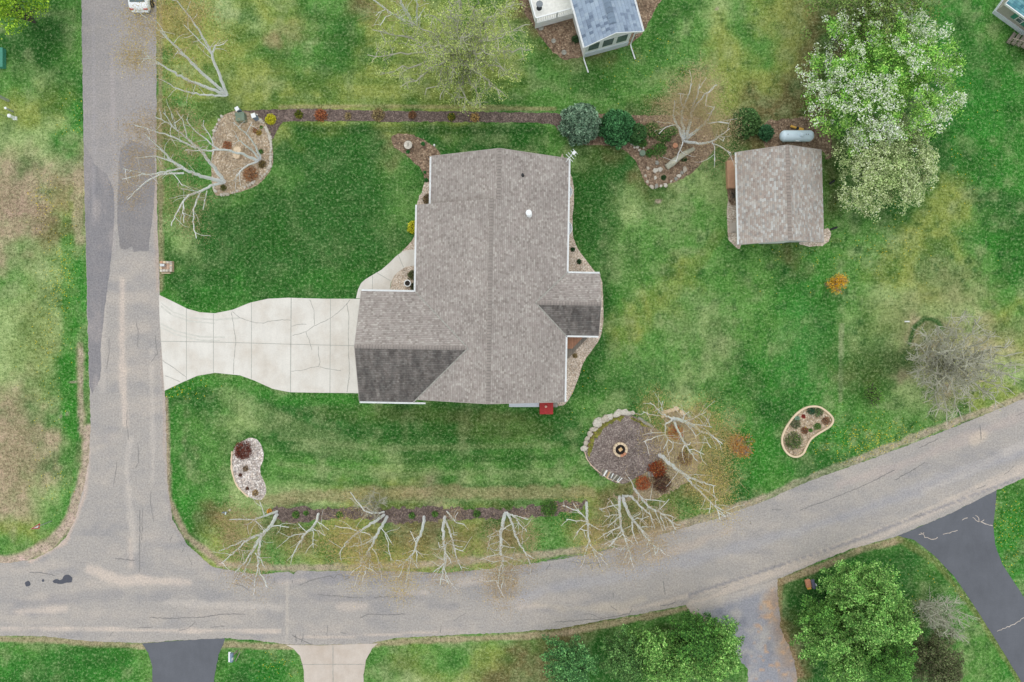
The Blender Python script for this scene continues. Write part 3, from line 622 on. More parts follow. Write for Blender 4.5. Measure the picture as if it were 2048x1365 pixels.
# beds
def bed(name, pts, mat, z=0.006, jit=1.6): return sheet(name, pts, z, M[mat], jit=jit)
bed('mulch_bed', [(488,222),(560,219),(620,218),(700,220),(760,222),(900,223),(1000,225),(1110,227),(1130,235),(1150,255),(1135,272),(1118,262),(1108,252),(1085,247),(1000,245),(800,244),(700,243),(580,243),(565,246),(553,262),(545,280),(538,262),(525,240),(505,228)], 'mulch')
bed('mulch_bed', [(1140,238),(1200,228),(1290,232),(1400,235),(1430,290),(1400,330),(1375,352),(1340,368),(1308,376),(1290,365),(1277,335),(1258,308),(1235,296),(1200,290),(1160,290),(1135,276)], 'brownmulch', .007)
bed('mulch_bed', [(1530,247),(1560,240),(1600,236),(1645,240),(1662,268),(1664,312),(1650,318),(1640,300),(1560,296),(1530,292)], 'brownmulch', .007, 3)
bed('stone_bed', [(457,226),(478,222),(505,228),(527,243),(540,268),(546,300),(545,330),(535,350),(515,370),(485,383),(440,392),(428,386),(424,370),(423,330),(424,300),(426,270),(438,240)], 'rockbed', .011, .6)
bed('mulch_bed', [(783,275),(800,268),(830,272),(862,290),(882,312),(868,345),(860,365),(849,362),(846,345),(833,330),(805,305),(789,295)], 'brownmulch', .008)
bed('gravel_bed', [(862,330),(862,415),(832,415),(843,385),(850,362),(852,345)], 'gravel', .006)
bed('gravel_bed', [(840,430),(830,470),(817,490),(803,505),(822,503),(845,503)], 'gravel', .006, .5)
bed('gravel_bed', [(842,532),(815,533),(800,541),(787,553),(781,575),(779,600),(842,600)], 'gravel', .007, .1)
bed('gravel_bed', [(1120,340),(1133,338),(1141,348),(1147,370),(1148,400),(1145,440),(1146,470),(1152,490),(1162,507),(1177,527),(1192,546),(1203,560),(1206,600),(1206,650),(1198,680),(1183,702),(1167,725),(1157,755),(1148,780),(1135,803),(1122,812),(1095,812),(1092,795),(1110,780)], 'gravel', .006, .7)
bed('gravel_bed', [(1456,400),(1480,398),(1482,492),(1465,488),(1456,470)], 'gravel', .006, .5); bed('mulch_bed', [(1455,320),(1480,320),(1480,402),(1457,402)], 'brownmulch', .009, .6)
bed('gravel_bed', [(1640,465),(1658,455),(1660,475),(1645,492),(1610,492),(1600,486)], 'gravel', .006, 2.5)
pit = bed('fire_pit_ground', [(1178,868),(1195,848),(1225,832),(1252,828),(1275,836),(1300,850),(1325,868),(1330,900),(1305,935),(1275,955),(1245,968),(1215,958),(1190,940),(1171,915),(1168,890)], 'pitgravel', .008, 1.2)
bed('gravel_bed', [(466,905),(474,890),(490,880),(502,876),(516,881),(525,897),(527,917),(521,935),(522,950),(530,968),(532,985),(525,998),(515,1000),(497,994),(482,981),(469,960),(464,935)], 'whitegravel', .008, .4)
bed('mulch_bed', [(550,1016),(700,1016),(860,1015),(1010,1018),(1100,1006),(1165,1001),(1170,1012),(1140,1026),(1100,1032),(1000,1037),(860,1044),(780,1046),(700,1038),(600,1043),(558,1040)], 'mulch', .006, 5)
bed('mulch_bed', [(1260,990),(1290,940),(1330,890),(1330,840),(1350,820),(1375,830),(1400,870),(1400,920),(1380,960),(1330,990),(1300,1000),(1240,1000),(1225,985)], 'duff', .005, 6)
bed('moss_patch', [(1183,868),(1198,849),(1225,834),(1250,830),(1240,840),(1220,848),(1205,862),(1190,880),(1180,910),(1174,905)], 'moss', .0125, 4); bed('moss_patch', [(1262,834),(1285,846),(1300,856),(1285,852),(1268,843)], 'moss', .0125, 3)
bed('kidney_bed', [(1623,815),(1640,817),(1656,829),(1663,841),(1658,851),(1644,860),(1631,868),(1619,879),(1611,894),(1603,906),(1592,912),(1579,908),(1569,896),(1565,880),(1570,863),(1580,846),(1593,830),(1609,818)], 'rockbed', .008, 0)
bed('mulch_bed', [(1062,45),(1078,70),(1095,92),(1115,112),(1132,121),(1170,111),(1240,97),(1272,80),(1290,60),(1310,20),(1320,-30),(1100,-30),(1040,-30),(1040,10)], 'brownmulch', .006, 2)

# ================================================================ BUILDINGS
def frame_house(ang): return math.cos(ang), math.sin(ang)
# ---- main house (local frame turned 1 degree clockwise)
house = empty('ranch_house', (0,0,0), R(-1.0), 'brown grey shingled ranch house in the centre, its stained garage gable facing the pale driveway', 'house')
XE, XW, XN, ZE, PT = 4.5, -8.17, -7.03, 2.8, 0.465
YN, YJ, YS = 15.37, 11.3, -5.02
XR, ZR = (XE+XW)/2, ZE + PT*(XE-XW)/2; XR2, ZR2 = (XE+XN)/2, ZE + PT*(XE-XN)/2
GX0, GY0, GY1 = -12.7, -5.28, 3.98; GYR = (GY0+GY1)/2; ZG = ZE + PT*(GY1-GY0)/2; GXV = XW + (GY1-GY0)/2
PX1, PY0, PY1 = 7.26, .56, 5.78; PYR = (PY0+PY1)/2; ZP = ZE + PT*(PY1-PY0)/2; PXV = XE - (PY1-PY0)/2
T = 0.13
def rp(name, pts, mat, parent=house, thick=T): return MB().slab(pts, thick).build(name, M[mat], parent)
roof = MB(); 
# east slope, one plane shared by both ridges, cut round the porch valley
roof.slab([(XE,YS,ZE),(XE,PY0,ZE),(PXV,PYR,ZP),(XR,PYR,ZR),(XR,YS,ZR)], T)
roof.slab([(XE,PY1,ZE),(XE,YN,ZE),(XR2,YN,ZR2),(XR2,YJ,ZR2),(XR,YJ,ZR),(XR,PYR,ZR),(PXV,PYR,ZP)], T)
# west slopes
roof.slab([(XW,YJ,ZE),(XW,GY1,ZE),(GXV,GYR,ZG),(XR,GYR,ZR),(XR,YJ,ZR)], T)
roof.slab([(XW,YS,ZE),(XR,YS,ZR),(XR,GYR,ZR),(GXV,GYR,ZG)], T)
roof.slab([(XN,YN,ZE),(XN,YJ-.8,ZE),(XR2,YJ-.8,ZR2),(XR2,YN,ZR2)], T)
roof_o = roof.build('roof', M['roof_we'], house)
g = MB(); g.slab([(GX0,GYR,ZG),(GXV,GYR,ZG),(XW,GY1,ZE),(GX0,GY1,ZE)], T); g.build('cross_gable_roof', M['roof_ns'], house); g = MB()
g.slab([(PXV,PYR,ZP),(PX1,PYR,ZP),(PX1,PY1,ZE),(XE,PY1,ZE)], T); o = g.build('cross_gable_roof', M['roof_ns'], house)
g = MB(); g.slab([(GX0,GY0,ZE),(XW,GY0,ZE),(GXV,GYR,ZG),(GX0,GYR,ZG)], T); o = g.build('stained_roof_slope', M['roof_moss'], house); o['label'] = 'garage roof slope blackened by algae streaks'; g = MB(); g.slab([(XE,PY0,ZE),(PX1,PY0,ZE),(PX1,PYR,ZP),(PXV,PYR,ZP)], T)
o = g.build('stained_roof_slope', M['roof_moss'], house); o['label'] = 'small gable roof slope blackened by algae'
def cap_y(mb, x, y0, y1, z, wd=.16):
    mb.add([(x-wd,y0,z+.03-PT*wd),(x,y0,z+.05),(x+wd,y0,z+.03-PT*wd),(x-wd,y1,z+.03-PT*wd),(x,y1,z+.05),(x+wd,y1,z+.03-PT*wd)], [(0,1,4,3),(1,2,5,4),(0,3,5,2)])
def cap_x(mb, y, x0, x1, z, wd=.16):
    mb.add([(x0,y-wd,z+.03-PT*wd),(x0,y,z+.05),(x0,y+wd,z+.03-PT*wd),(x1,y-wd,z+.03-PT*wd),(x1,y,z+.05),(x1,y+wd,z+.03-PT*wd)], [(0,3,4,1),(1,4,5,2),(0,2,5,3)])
g = MB(); cap_y(g, XR, YS, YJ, ZR); cap_y(g, XR2, YJ, YN, ZR2); g.build('ridge_cap', M['cap'], roof_o)
g = MB(); cap_x(g, GYR, GX0, GXV-.1, ZG); g.build('ridge_cap', M['cap_x'], roof_o); g = MB(); cap_x(g, PYR, PXV+.1, PX1, ZP); g.build('ridge_cap', M['cap_x'], roof_o)
def valley(a, b):
    a = Vector(a); b = Vector(b); d = (b-a); hd = Vector((-d.y, d.x, 0)).normalized()*.05; u = Vector((0,0,.012)); MB().add([a-hd+u, b-hd+u, b+hd+u, a+hd+u], [(0,1,2,3)]).build('valley_flashing', M['crack'], roof_o)
valley((XW,GY1,ZE+.02), (GXV,GYR,ZG+.02)); valley((XE,PY1,ZE+.02), (PXV,PYR,ZP+.02)); valley((XE,PY0,ZE+.02), (PXV,PYR,ZP+.02)); valley((XW,GY0,ZE+.02), (GXV,GYR,ZG+.02))
def prism_wall(mb, poly_xz, y0, y1):   # gable wall slab in the xz plane
    n = len(poly_xz); mb.add([(x,y0,z) for x,z in poly_xz] + [(x,y1,z) for x,z in poly_xz], [tuple(range(n)), tuple(range(2*n-1,n-1,-1))] + [(i,i+n,(i+1)%n+n,(i+1)%n) for i in range(n)])
g = MB(); ov = .42; wz = ZE - T - .02
g.box(XW+ov, XE-ov, YS+.4, YJ-.3, 0, wz); g.box(XN+ov, XE-ov-.003, YJ-.3, YN-.35, 0, wz); g.box(GX0+.35, XW+ov, GY0+ov, GY1-ov, 0, wz); g.box(XE-ov, PX1-.35, PY0+ov, PY1-ov, 0, wz)
def tri(xa, xb, xr, zr, y): prism_wall(g, [(xa, wz), (xb, wz), (xr, zr-T-.05)], y, y+.12)
tri(XW+.5, XE-.5, XR, ZR, YS+.4); tri(XN+.5, XE-.5, XR2, ZR2, YN-.5); tri(XW+.5, XE-.5, XR, ZR, YJ-.32)
for x, y0, y1, yr, zr in ((GX0+.35, GY0+.5, GY1-.5, GYR, ZG), (PX1-.47, PY0+.5, PY1-.5, PYR, ZP)):
    g.add([(x,y0,wz),(x,y1,wz),(x,yr,zr-T-.05),(x+.12,y0,wz),(x+.12,y1,wz),(x+.12,yr,zr-T-.05)], [(0,2,1),(3,4,5),(0,1,4,3),(1,2,5,4),(2,0,3,5)])
g.build('wall', M['house_wall'], house)
for ya in (GY0+.9, GY0+4.9): MB().box(GX0+.29, GX0+.349, ya, ya+3.4, .03, 2.2).build('garage_door', M['white'], house)
for (xa, xb) in ((-6.6,-5.2), (-3.4,-2.0), (1.2,2.8)): wf_ = MB().box(xa, xb, YS+.35, YS+.399, 1.0, 2.2).build('window', M['white'], house); MB().box(xa+.08, xb-.08, YS+.33, YS+.349, 1.08, 2.12).build('pane', M['glass'], wf_)
def gutter(a, b, parent=house, name='gutter', wd=.11):
    a = Vector(a); b = Vector(b); d = (b-a).normalized(); s = Vector((-d.y, d.x, 0)); mb = MB()
    mb.obox((a+b)/2 + s*wd*.5, d, s, (b-a).length/2, .012, a.z-.12, a.z+.0); mb.obox((a+b)/2 - s*wd*.5, d, s, (b-a).length/2, .012, a.z-.12, a.z+.0)
    mb.obox((a+b)/2, d, s, (b-a).length/2, wd*.5-.012, a.z-.12, a.z-.09)
    n = int((b-a).length/1.0)
    for i in range(n+1): mb.obox(a+(b-a)*((i+.5)/(n+1)), d, s, .02, wd*.5-.013, a.z-.05, a.z-.02)
    return mb.build(name, M['white'], parent)
gutter((XE+.075,YS,ZE), (XE+.075,PY0,ZE)); gutter((XE+.075,PY1+.02,ZE), (XE+.075,YN,ZE)); gutter((XE+.02,PY1+.075,ZE), (PX1,PY1+.075,ZE)); gutter((XE+.02,PY0-.075,ZE), (PX1,PY0-.075,ZE))
gutter((XW-.075,GY1+.02,ZE), (XW-.075,YJ,ZE)); gutter((XN-.075,YJ+.05,ZE), (XN-.075,YN,ZE)); gutter((GX0,GY1+.075,ZE), (XW-.14,GY1+.075,ZE)); gutter((GX0,GY0-.075,ZE), (XW+1.0,GY0-.075,ZE))
sh_root = [None]
def rake(p0, p1, pr=house):
    p0 = Vector(p0); p1 = Vector(p1); d = (p1-p0); mb = MB(); h = Vector((0,0,.17)); hd = Vector((d.x,d.y,0)).normalized(); n = Vector((-hd.y, hd.x, 0))*.02
    vs = [p0-n, p1-n, p1+n, p0+n]; mb.add([v-h for v in vs]+[v+Vector((0,0,.012)) for v in vs], [(0,3,2,1),(4,5,6,7),(0,1,5,4),(1,2,6,5),(2,3,7,6),(3,0,4,7)]); return mb.build('rake_board', M['edge_trim' if pr in (house, sh_root[0]) else 'white'], pr)
for a in ((XW,YS-.022,ZE,XR,ZR), (XE,YS-.022,ZE,XR,ZR)): rake((a[0],a[1],a[2]), (a[3],a[1],a[4]))
for a in ((XN,ZE,XR2,ZR2), (XE,ZE,XR2,ZR2)): rake((a[0],YN+.022,a[1]), (a[2],YN+.022,a[3]))
for y in (GY0, GY1): rake((GX0-.022,y,ZE), (GX0-.022,GYR,ZG))
for y in (PY0, PY1): rake((PX1+.022,y,ZE), (PX1+.022,PYR,ZP))
# eave soffit band visible on the south gable and its dark shadow gap: a belly band on the south wall
q0 = P(1018, 806, .3); q1 = P(1079, 814.5, .3)
tag(MB().box(q0.x, q1.x-.03, q1.y, q0.y+.35, 0, .3).build('white_bench', M['whitegrey'], None, bevel=.01), 'long low white bench top against the bottom house wall, left of the red box', 'bench')
def on_east(x): return ZE + PT*(XE-x)
def lp(px, py, z):           # photograph pixel -> house local coordinates at height z
    p = P(px, py, z); c, s_ = math.cos(R(1)), math.sin(R(1)); return (p.x*c - p.y*s_, p.x*s_ + p.y*c)
x, y = lp(1057, 429, 4.4); z = on_east(x)
g = MB(); g.lathe([(.14,-.2),(.14,.55),(.2,.56),(.21,.62),(.24,.64),(.24,.78),(.1,.84)], 16, (x,y,z)); g.lathe([(.3,-.1),(.2,.06),(.15,.12)], 14, (x,y,z)); g.build('flue_pipe', M['white'], house, smooth=False)
x, y = lp(1045, 352, 4.5); z = on_east(x); g = MB(); g.lathe([(.06,-.1),(.06,.3),(.1,.31),(.1,.36)], 12, (x,y,z)); g.lathe([(.15,-.05),(.1,.05)], 12, (x,y,z)); g.build('vent_pipe', M['black'], house)
g = MB(); x, y = lp(1196, 661, 2.6); g.tube([(PX1-.3,y,2.6),(PX1-.3,y,.3),(PX1+.05,y,.12),(PX1+.55,y,.06)], .045, 6); g.build('downspout', M['white'], house)
# porch: wooden deck in the corner below the east gable
deck = empty('corner_deck', (0,0,0), R(-1.0), 'low cedar deck with a grey skirt tucked into the corner below the small east gable', 'deck')
x0, y1_ = XE-.4, PY0+.4
g = MB(); g.slab([(x0, -.58, .62), (5.25, -.58, .62), (6.12, .36, .62), (6.12, y1_, .62), (x0, y1_, .62)], .1); g.build('deck_boards', M['deckwood'], deck)
g = MB(); g.slab([(x0, -1.45, .2), (4.95, -1.45, .2), (6.6, .36, .2), (6.6, y1_, .2), (x0, y1_, .2)], .18); g.build('lower_step', M['greydeck'], deck)
# ---- TV antenna on the north-east roof corner
p = P(1136, 321, 3.1); ant = empty('tv_antenna', (p.x, p.y, 2.95), 0.4, 'small white antenna with splayed rods on the upper right corner of the house roof', 'antenna')
g = MB(); g.tube([(-.4,-.05,-.28),(-.1,0,.05),(0,0,.5)], .035, 6); g.build('mast', M['white'], ant)
g = MB(); g.tube([(-.1,0,.5),(.75,.35,.6)], .03, 5)
for k, L in ((.1,.45),(.3,.4),(.55,.34),(.75,.3)): g.tube([(k-L*.3,k*.45+L*.9,.6),(k+L*.3,k*.45-L*.9,.6)], .02, 5)
g.build('boom', M['white'], ant)
g = MB(); g.obox((.62,.28,0),(.9,.42,0),(-.42,.9,0),.16,.13,.58,.66); g.build('receiver_box', M['metal'], ant)
# ---- window wells
for i, (py, lb) in enumerate(((384, 'half round grated window well beside the house wall, nearest the antenna corner'), (457, 'half round grated window well beside the house, nearest the two small shrubs'))):
    p = P(1134.5, py, .1); ww = empty('window_well', (p.x-.15, p.y, 0), 0, lb, 'window well', 'window wells along the east wall')
    g = MB(); arc = [(math.cos(t)*.6, math.sin(t)*.68) for t in np.linspace(-math.pi/2, math.pi/2, 13)]; n = len(arc)
    g.add([(a,b,0) for a,b in arc]+[(a,b,.16) for a,b in arc]+[(a*.9,b*.9,.16) for a,b in arc]+[(a*.9,b*.9,0) for a,b in arc], [(i_,i_+1,n+i_+1,n+i_) for i_ in range(n-1)]+[(n+i_,n+i_+1,2*n+i_+1,2*n+i_) for i_ in range(n-1)]+[(2*n+i_,2*n+i_+1,3*n+i_+1,3*n+i_) for i_ in range(n-1)])
    g.build('rim', M['metal'], ww)
    g = MB()
    for k in np.linspace(-.5,.5,9): g.box(0, .54*math.sqrt(max(.05,1-(k/.62)**2)), k-.012, k+.012, .13, .15)
    for k in (.15,.32): g.box(k-.01,k+.01,-.5,.5,.14,.155)
    g.build('grate', M['metal'], ww); g = MB(); g.slab([(0,-.6,.03)]+[(a*.88,b*.88,.03) for a,b in arc]+[(0,.6,.03)], .02); g.build('well_cover', M['whitegrey'], ww)
# ---- red box lid
p0 = P(1079.3, 805.5, .5); p1 = P(1106.3, 829, .5); cx, cy = (p0.x+p1.x)/2, (p0.y+p1.y)/2; hx, hy = (p1.x-p0.x)/2, (p0.y-p1.y)/2
rb = empty('storage_box', (cx, cy, 0), 0, 'square red box with a pale ball on its lid against the bottom house wall', 'storage box')
MB().box(-hx+.05, hx-.05, -hy+.05, hy-.02, 0, .44).build('box', M['red'], rb)
MB().add([(-hx,-hy,.44),(hx,-hy,.44),(hx,hy,.5),(-hx,hy,.5),(-hx,-hy,.5),(hx,-hy,.5),(hx,hy,.57),(-hx,hy,.57)], [(0,3,2,1),(4,5,6,7),(0,1,5,4),(1,2,6,5),(2,3,7,6),(3,0,4,7)]).build('lid', M['red'], rb)
MB().lathe([(.02,0),(.09,.04),(.11,.1),(.09,.16),(.02,.19)], 14, (-.05, hy-.34, .54)).build('ball', M['pink'], rb, smooth=True)
p = P(1110, 810.5, .1); o = MB().box(-.22,.22,-.18,.2,0,.28).build('utility_box', M['stone2'], None, bevel=.02); o.location = (p.x, p.y, 0); tag(o, 'small grey box in the gravel between the red box and the house corner', 'utility box')

# ---- shed
sh = empty('garden_shed', (22.67, 12.15, 0), R(1.6), 'free standing shed with mottled pinkish grey shingles and a gable ridge beside the propane tank', 'shed')
sh_root[0] = sh; hx, hy, ze = 3.6, 3.88, 2.4; zr = ze + .5*hx
g = MB(); g.slab([(0,-hy,zr),(0,hy,zr),(-hx,hy,ze),(-hx,-hy,ze)], .12); g.slab([(hx,-hy,ze),(hx,hy,ze),(0,hy,zr),(0,-hy,zr)], .12); ro = g.build('roof', M['shed_roof'], sh)
g = MB(); cap_y(g, 0, -hy+.15, hy, zr, .17); g.build('ridge_cap', M['shed_cap'], ro)
g = MB(); g.box(-hx+.85, hx-.35, -hy+.36, hy-.3, 0, ze-.13); prism_wall(g, [(-hx+.95, ze-.13), (hx-.45, ze-.13), (0, zr-.22)], -hy+.363, -hy+.5); prism_wall(g, [(-hx+.95, ze-.13), (hx-.45, ze-.13), (0, zr-.22)], hy-.42, hy-.303); g.build('wall', M['wsiding'], sh)
gutter((-hx-.07,-hy,ze), (-hx-.07,hy,ze), sh, wd=.09)
for sx in (-1, 1):
    for yy in (-hy-.022, hy+.022): rake((sx*hx, yy, ze), (0, yy, zr), sh)
g = MB(); g.box(-1.1, 1.1, -hy+.3, -hy+.359, .05, 2.05); g.build('door', M['white'], sh)
o = MB().box(-.36,.36,-1.2,1.2,0,.5).build('planter_box', M['plywood'], None, bevel=.02); p = P(1462.5, 349, .4); o.location = (p.x, p.y, 0); o.rotation_euler.z = R(1.6); tag(o, 'long orange brown board topped bench box along the left wall of the shed', 'bench')
o = MB().box(-.42,.42,-.44,.44,0,.1).build('door_slab', M['conc2'], None, bevel=.01); p = P(1468.5, 455.5, .1); o.location = (p.x, p.y, 0); o.rotation_euler.z = R(1.6); tag(o, 'square concrete pad at the left shed wall above the round stone bed', 'concrete pad')
p = P(1468, 475, .1); o = MB().lathe([(.5,0),(.5,.1),(.36,.1),(.36,.06),(.02,.06)], 18).build('round_planter', M['gravel']); o.location = (p.x, p.y, 0); tag(o, 'round pale gravel bed ring at the lower left corner of the shed', 'planter')
p = P(1467, 389, .3); mb = MB(); rr = random.Random(3)
for k in range(16):
    a = rr.uniform(0, 6.28); L = rr.uniform(.3,.6); mb.tube([(rr.uniform(-.2,.2), rr.uniform(-.3,.3), 0), (math.cos(a)*L, math.sin(a)*L, rr.uniform(.2,.7))], [.025,.012], 4)
o = mb.build('brush_pile', M['barkdark']); o.location = (p.x, p.y, 0); tag(o, 'heap of bare dark twigs just below the bench at the shed wall', 'twigs')
for (a, b, lb) in (((1661,459.5),(1674,455), 'black drain pipe lying by the lower right corner of the shed'), ((1659,368),(1669,361.5), 'black drain pipe lying by the right shed wall under the flowering tree')):
    q0 = P(*a, .08); q1 = P(*b, .08); mb = MB(); mb.tube([q0, (q0+q1)/2, q1], .09, 8); tag(mb.build('drain_pipe', M['black']), lb, 'drain pipe', 'black pipes beside the shed')

# ---- propane tank
p = P(1593.5, 272.3, .7); tk = empty('propane_tank', (p.x, p.y, 0), 0, 'pale blue horizontal propane tank with rounded ends above the shed', 'propane tank')
g = MB(); prof = []; rt, hl = .48, 1.42
rings = [(-hl + rt*.9*-math.cos(t), rt*math.sin(t)) for t in np.linspace(.05, math.pi/2, 7)] + [(hl + rt*.9*math.cos(t)*1, rt*math.sin(t)) for t in np.linspace(math.pi/2, .05, 7)]
rings = [((-hl+.35) - rt*.85*math.cos(t), rt*math.sin(t)) for t in np.linspace(.06, math.pi/2, 8)] + [((hl-.35) + rt*.85*math.cos(t), rt*math.sin(t)) for t in np.linspace(math.pi/2, .06, 8)]
n = 24; vs = []; fs = []
for (xx, r_) in rings:
    for k in range(n): vs.append((xx, r_*math.cos(2*math.pi*k/n), .68 + r_*math.sin(2*math.pi*k/n)))
for i in range(len(rings)-1):
    for k in range(n): fs.append((i*n+k, i*n+(k+1)%n, (i+1)*n+(k+1)%n, (i+1)*n+k))
fs.append(tuple(range(n))); fs.append(tuple((len(rings)-1)*n+k for k in reversed(range(n)))); g.add(vs, fs); g.build('tank_shell', M['tank'], tk, smooth=True)
MB().lathe([(.21,-.12),(.21,.1),(.17,.16),(.02,.18)], 18, (.22,0,1.14)).build('valve_dome', M['tank'], tk, smooth=False)
for xx in (-.95, .62, .8): MB().tube([(xx,0,1.1),(xx,0,1.21)], .028, 8).build('fitting', M['black'], tk)
g = MB(); g.box(-.15,.15,-.5,-.44,.78,.86); g.build('lug', M['white'], tk)
for xx in (-.9, .9): MB().box(xx-.12, xx+.12, -.4, .4, 0, .3).build('foot', M['stone2'], tk)
p = P(1596, 255.5, .3); ti = empty('yellow_hand_tool', (p.x, p.y, 0), R(-18), 'yellow and black tool lying on the ground just above the propane tank', 'tool')
MB().tube([(-.6,0,.12),(-.1,0,.12)], [.1,.1], 8).build('handle', M['yellowpaint'], ti); MB().box(-.1,.14,-.09,.09,.05,.2).build('collar', M['black'], ti); MB().box(.14,.56,-.12,.12,.04,.2).build('head', M['yellowpaint'], ti)

# ---- neighbour house with blue roof
A = R(15.4); ca, sa = math.cos(A), math.sin(A)
sw = P(1169.2, 94.6, 3.0); nb = empty('neighbour_house', (sw.x, sw.y, 0), A, 'white neighbour house with blue grey shingles and a glazed end, cut by the top edge', 'house')
W_, L_ = 5.05, 12.0; zr = 4.2
g = MB(); g.slab([(W_/2,0,zr),(W_/2,L_,zr),(0,L_,3.0),(0,0,3.0)], .12); g.slab([(W_,0,3.0),(W_,L_,3.0),(W_/2,L_,zr),(W_/2,0,zr)], .12); ro = g.build('roof', M['blue_roof'], nb)
g = MB(); g.add([(W_/2-.3,.8,zr-.09),(W_/2,.8,zr+.1),(W_/2+.3,.8,zr-.09),(W_/2-.3,L_,zr-.09),(W_/2,L_,zr+.1),(W_/2+.3,L_,zr-.09)], [(0,1,4,3),(1,2,5,4),(0,2,1)]); g.build('ridge_vent', M['blue_cap'], ro)
wx0, wx1, wy = .3, W_-1.0+.25, .33
g = MB(); g.box(wx0, wx1, wy, L_, 0, 2.86); prism_wall(g, [(wx0, 2.86), (wx1, 2.86), (W_/2, zr-.25)], wy+.003, wy+.15); g.build('wall', M['white'], nb)
MB().box(wx0-.02, wx1+.02, wy-.05, wy-.002, 0, .75).build('skirting', M['whitegrey'], nb)
ww_ = (wx1-wx0-.5)/3
for k in range(3):
    xa = wx0+.18+k*(ww_+.08); f_ = MB().box(xa, xa+ww_-.06, wy-.04, wy-.003, 1.15, 2.55).build('window', M['white'], nb); MB().box(xa+.1, xa+ww_-.16, wy-.055, wy-.042, 1.25, 2.46).build('pane', M['glass'], f_)
gutter((-.07,L_,3.0), (-.07,0,3.0), nb); gutter((W_+.07,0,3.0), (W_+.07,L_,3.0), nb)
for sx in (0, W_): rake((sx, -.022, 3.0), (W_/2, -.022, zr), nb)
for (xa, lo) in ((0.05, 1.0), (wx1+.02, .95)):
    MB().tube([(xa if xa < 1 else W_-.1, .02, 2.85), (xa+.22, wy-.1, 2.4), (xa+.22, wy-.1, .25), (xa+.24, wy-.35, .12), (xa+.3, wy-.45-lo, .1)], .06, 6).build('downspout', M['white'], nb)
d0 = P(1070.5, 47, 1.0); dk = empty('white_deck', (d0.x, d0.y, 0), A, 'raised white deck with a white railing beside the blue roofed house', 'deck')
MB().box(0, 3.9, 0, 6, .9, 1.0).build('deck_floor', M['whitedeck'], dk); MB().box(0, 3.9, -.03, 0, .05, 1.0).build('skirt_board', M['white'], dk)
for ax in (0, 1):
    g = MB()
    if ax == 0:
        g.box(0, 3.85, -.03, .07, 1.85, 1.92); g.box(0, 3.85, 0, .04, 1.1, 1.15)
        for k in np.arange(.1, 3.85, .16): g.box(k-.02, k+.02, 0, .04, 1.15, 1.85)
        for k in (0.06, 1.95, 3.8): g.box(k-.06, k+.06, -.04, .08, 1.0, 1.98)
    else:
        g.box(-.03, .07, 0.09, 6, 1.85, 1.92); g.box(0, .04, 0.09, 6, 1.1, 1.15)
        for k in np.arange(.2, 6, .16): g.box(0, .04, k-.02, k+.02, 1.15, 1.85)
    g.build('railing', M['white'], dk)
p = P(1079, 8.6, 1.7); tb = empty('round_glass_table', (p.x, p.y, 1.0), 0, 'round dark glass table standing on the white deck', 'table')
MB().lathe([(.27,.7),(.29,.71),(.29,.73),(.27,.74)], 24).build('glass_top', M['glass'], tb); MB().lathe([(.25,0),(.04,.05),(.03,.7)], 10).build('pedestal', M['black'], tb)
for (x, y, s_, lb) in ((1081.5, 56, 1.25, 'pale round stepping stone nearest the white deck corner'), (1107, 82.5, 1.0, 'middle grey stepping stone in the brown bed of the blue roofed house'), (1128, 105.5, 1.1, 'pale stepping stone at the lower tip of the brown bed beside the blue roofed house')):
    o = MB().lathe([(.2,0),(.21,.05),(.18,.07)], 9).build('stepping_stone', M['stone2']); p = P(x, y, 0); o.location = (p.x, p.y, 0); o.scale = (s_, s_, 1); tag(o, lb, 'stepping stone', 'stepping stones by the white deck')
# ---- teal roofed house, upper right corner
p = P(1985.1, 26.4, 0); A2 = math.atan2(-.589, .808); nh = empty('siding_house', (p.x, p.y, 0), A2, 'beige sided house with teal shingles and a shuttered window in the upper right corner', 'house')
L2, D2, ze2 = 9.0, 8.0, 2.1; ee = P(2012, 7, ze2); dx, dy = ee.x-p.x, ee.y-p.y; ex = dx*math.cos(A2)+dy*math.sin(A2); ey = -dx*math.sin(A2)+dy*math.cos(A2)
g = MB(); g.box(0, L2, 0, D2, .38, ze2-.1); g.build('wall', M['siding'], nh); MB().box(-.04, L2, -.05, D2, 0, .42).build('foundation', M['whitegrey'], nh)
g = MB(); g.slab([(ex,ey,ze2),(L2+.4,ey,ze2),(L2+.4,D2/2,ze2+2),(ex,D2/2,ze2+2)], .14); g.slab([(ex,D2/2,ze2+2),(L2+.4,D2/2,ze2+2),(L2+.4,D2+.5,ze2),(ex,D2+.5,ze2)], .14); g.build('roof', M['teal_roof'], nh)
MB().box(ex, L2+.4, ey-.08, ey-.002, ze2-.17, ze2+.01).build('fascia', M['white'], nh); rake((ex-.022,ey,ze2), (ex-.022,D2/2,ze2+2), nh)
g = MB(); g.add([(0,.1,ze2-.1),(0,D2-.1,ze2-.1),(0,D2/2,ze2+1.8)], [(0,2,1)]); g.build('gable_end', M['siding'], nh)
wxx = 1.62
wf = MB().box(wxx, wxx+.62, -.045, -.002, .85, 1.75).build('window', M['white'], nh)
for zz in (.9, 1.33): MB().box(wxx+.07, wxx+.55, -.06, -.047, zz, zz+.37).build('pane', M['glass'], wf)
for xx in (wxx-.42, wxx+.66): MB().box(xx, xx+.36, -.05, -.002, .83, 1.77).build('shutter', M['teal'], nh)
pp = P(2012, 84, 0); st = empty('wooden_steps', (pp.x, pp.y, 0), A2, 'weathered grey wooden steps and railing in front of the teal roofed house', 'steps')
for k in range(4): MB().box(0+k*.36, .3+k*.36, -.1, 1.0, .1+.18*k, .16+.18*k).build('step', M['greydeck'], st)
MB().box(1.44, 5, -.1, 1.2, .78, .86).build('landing', M['greydeck'], st)
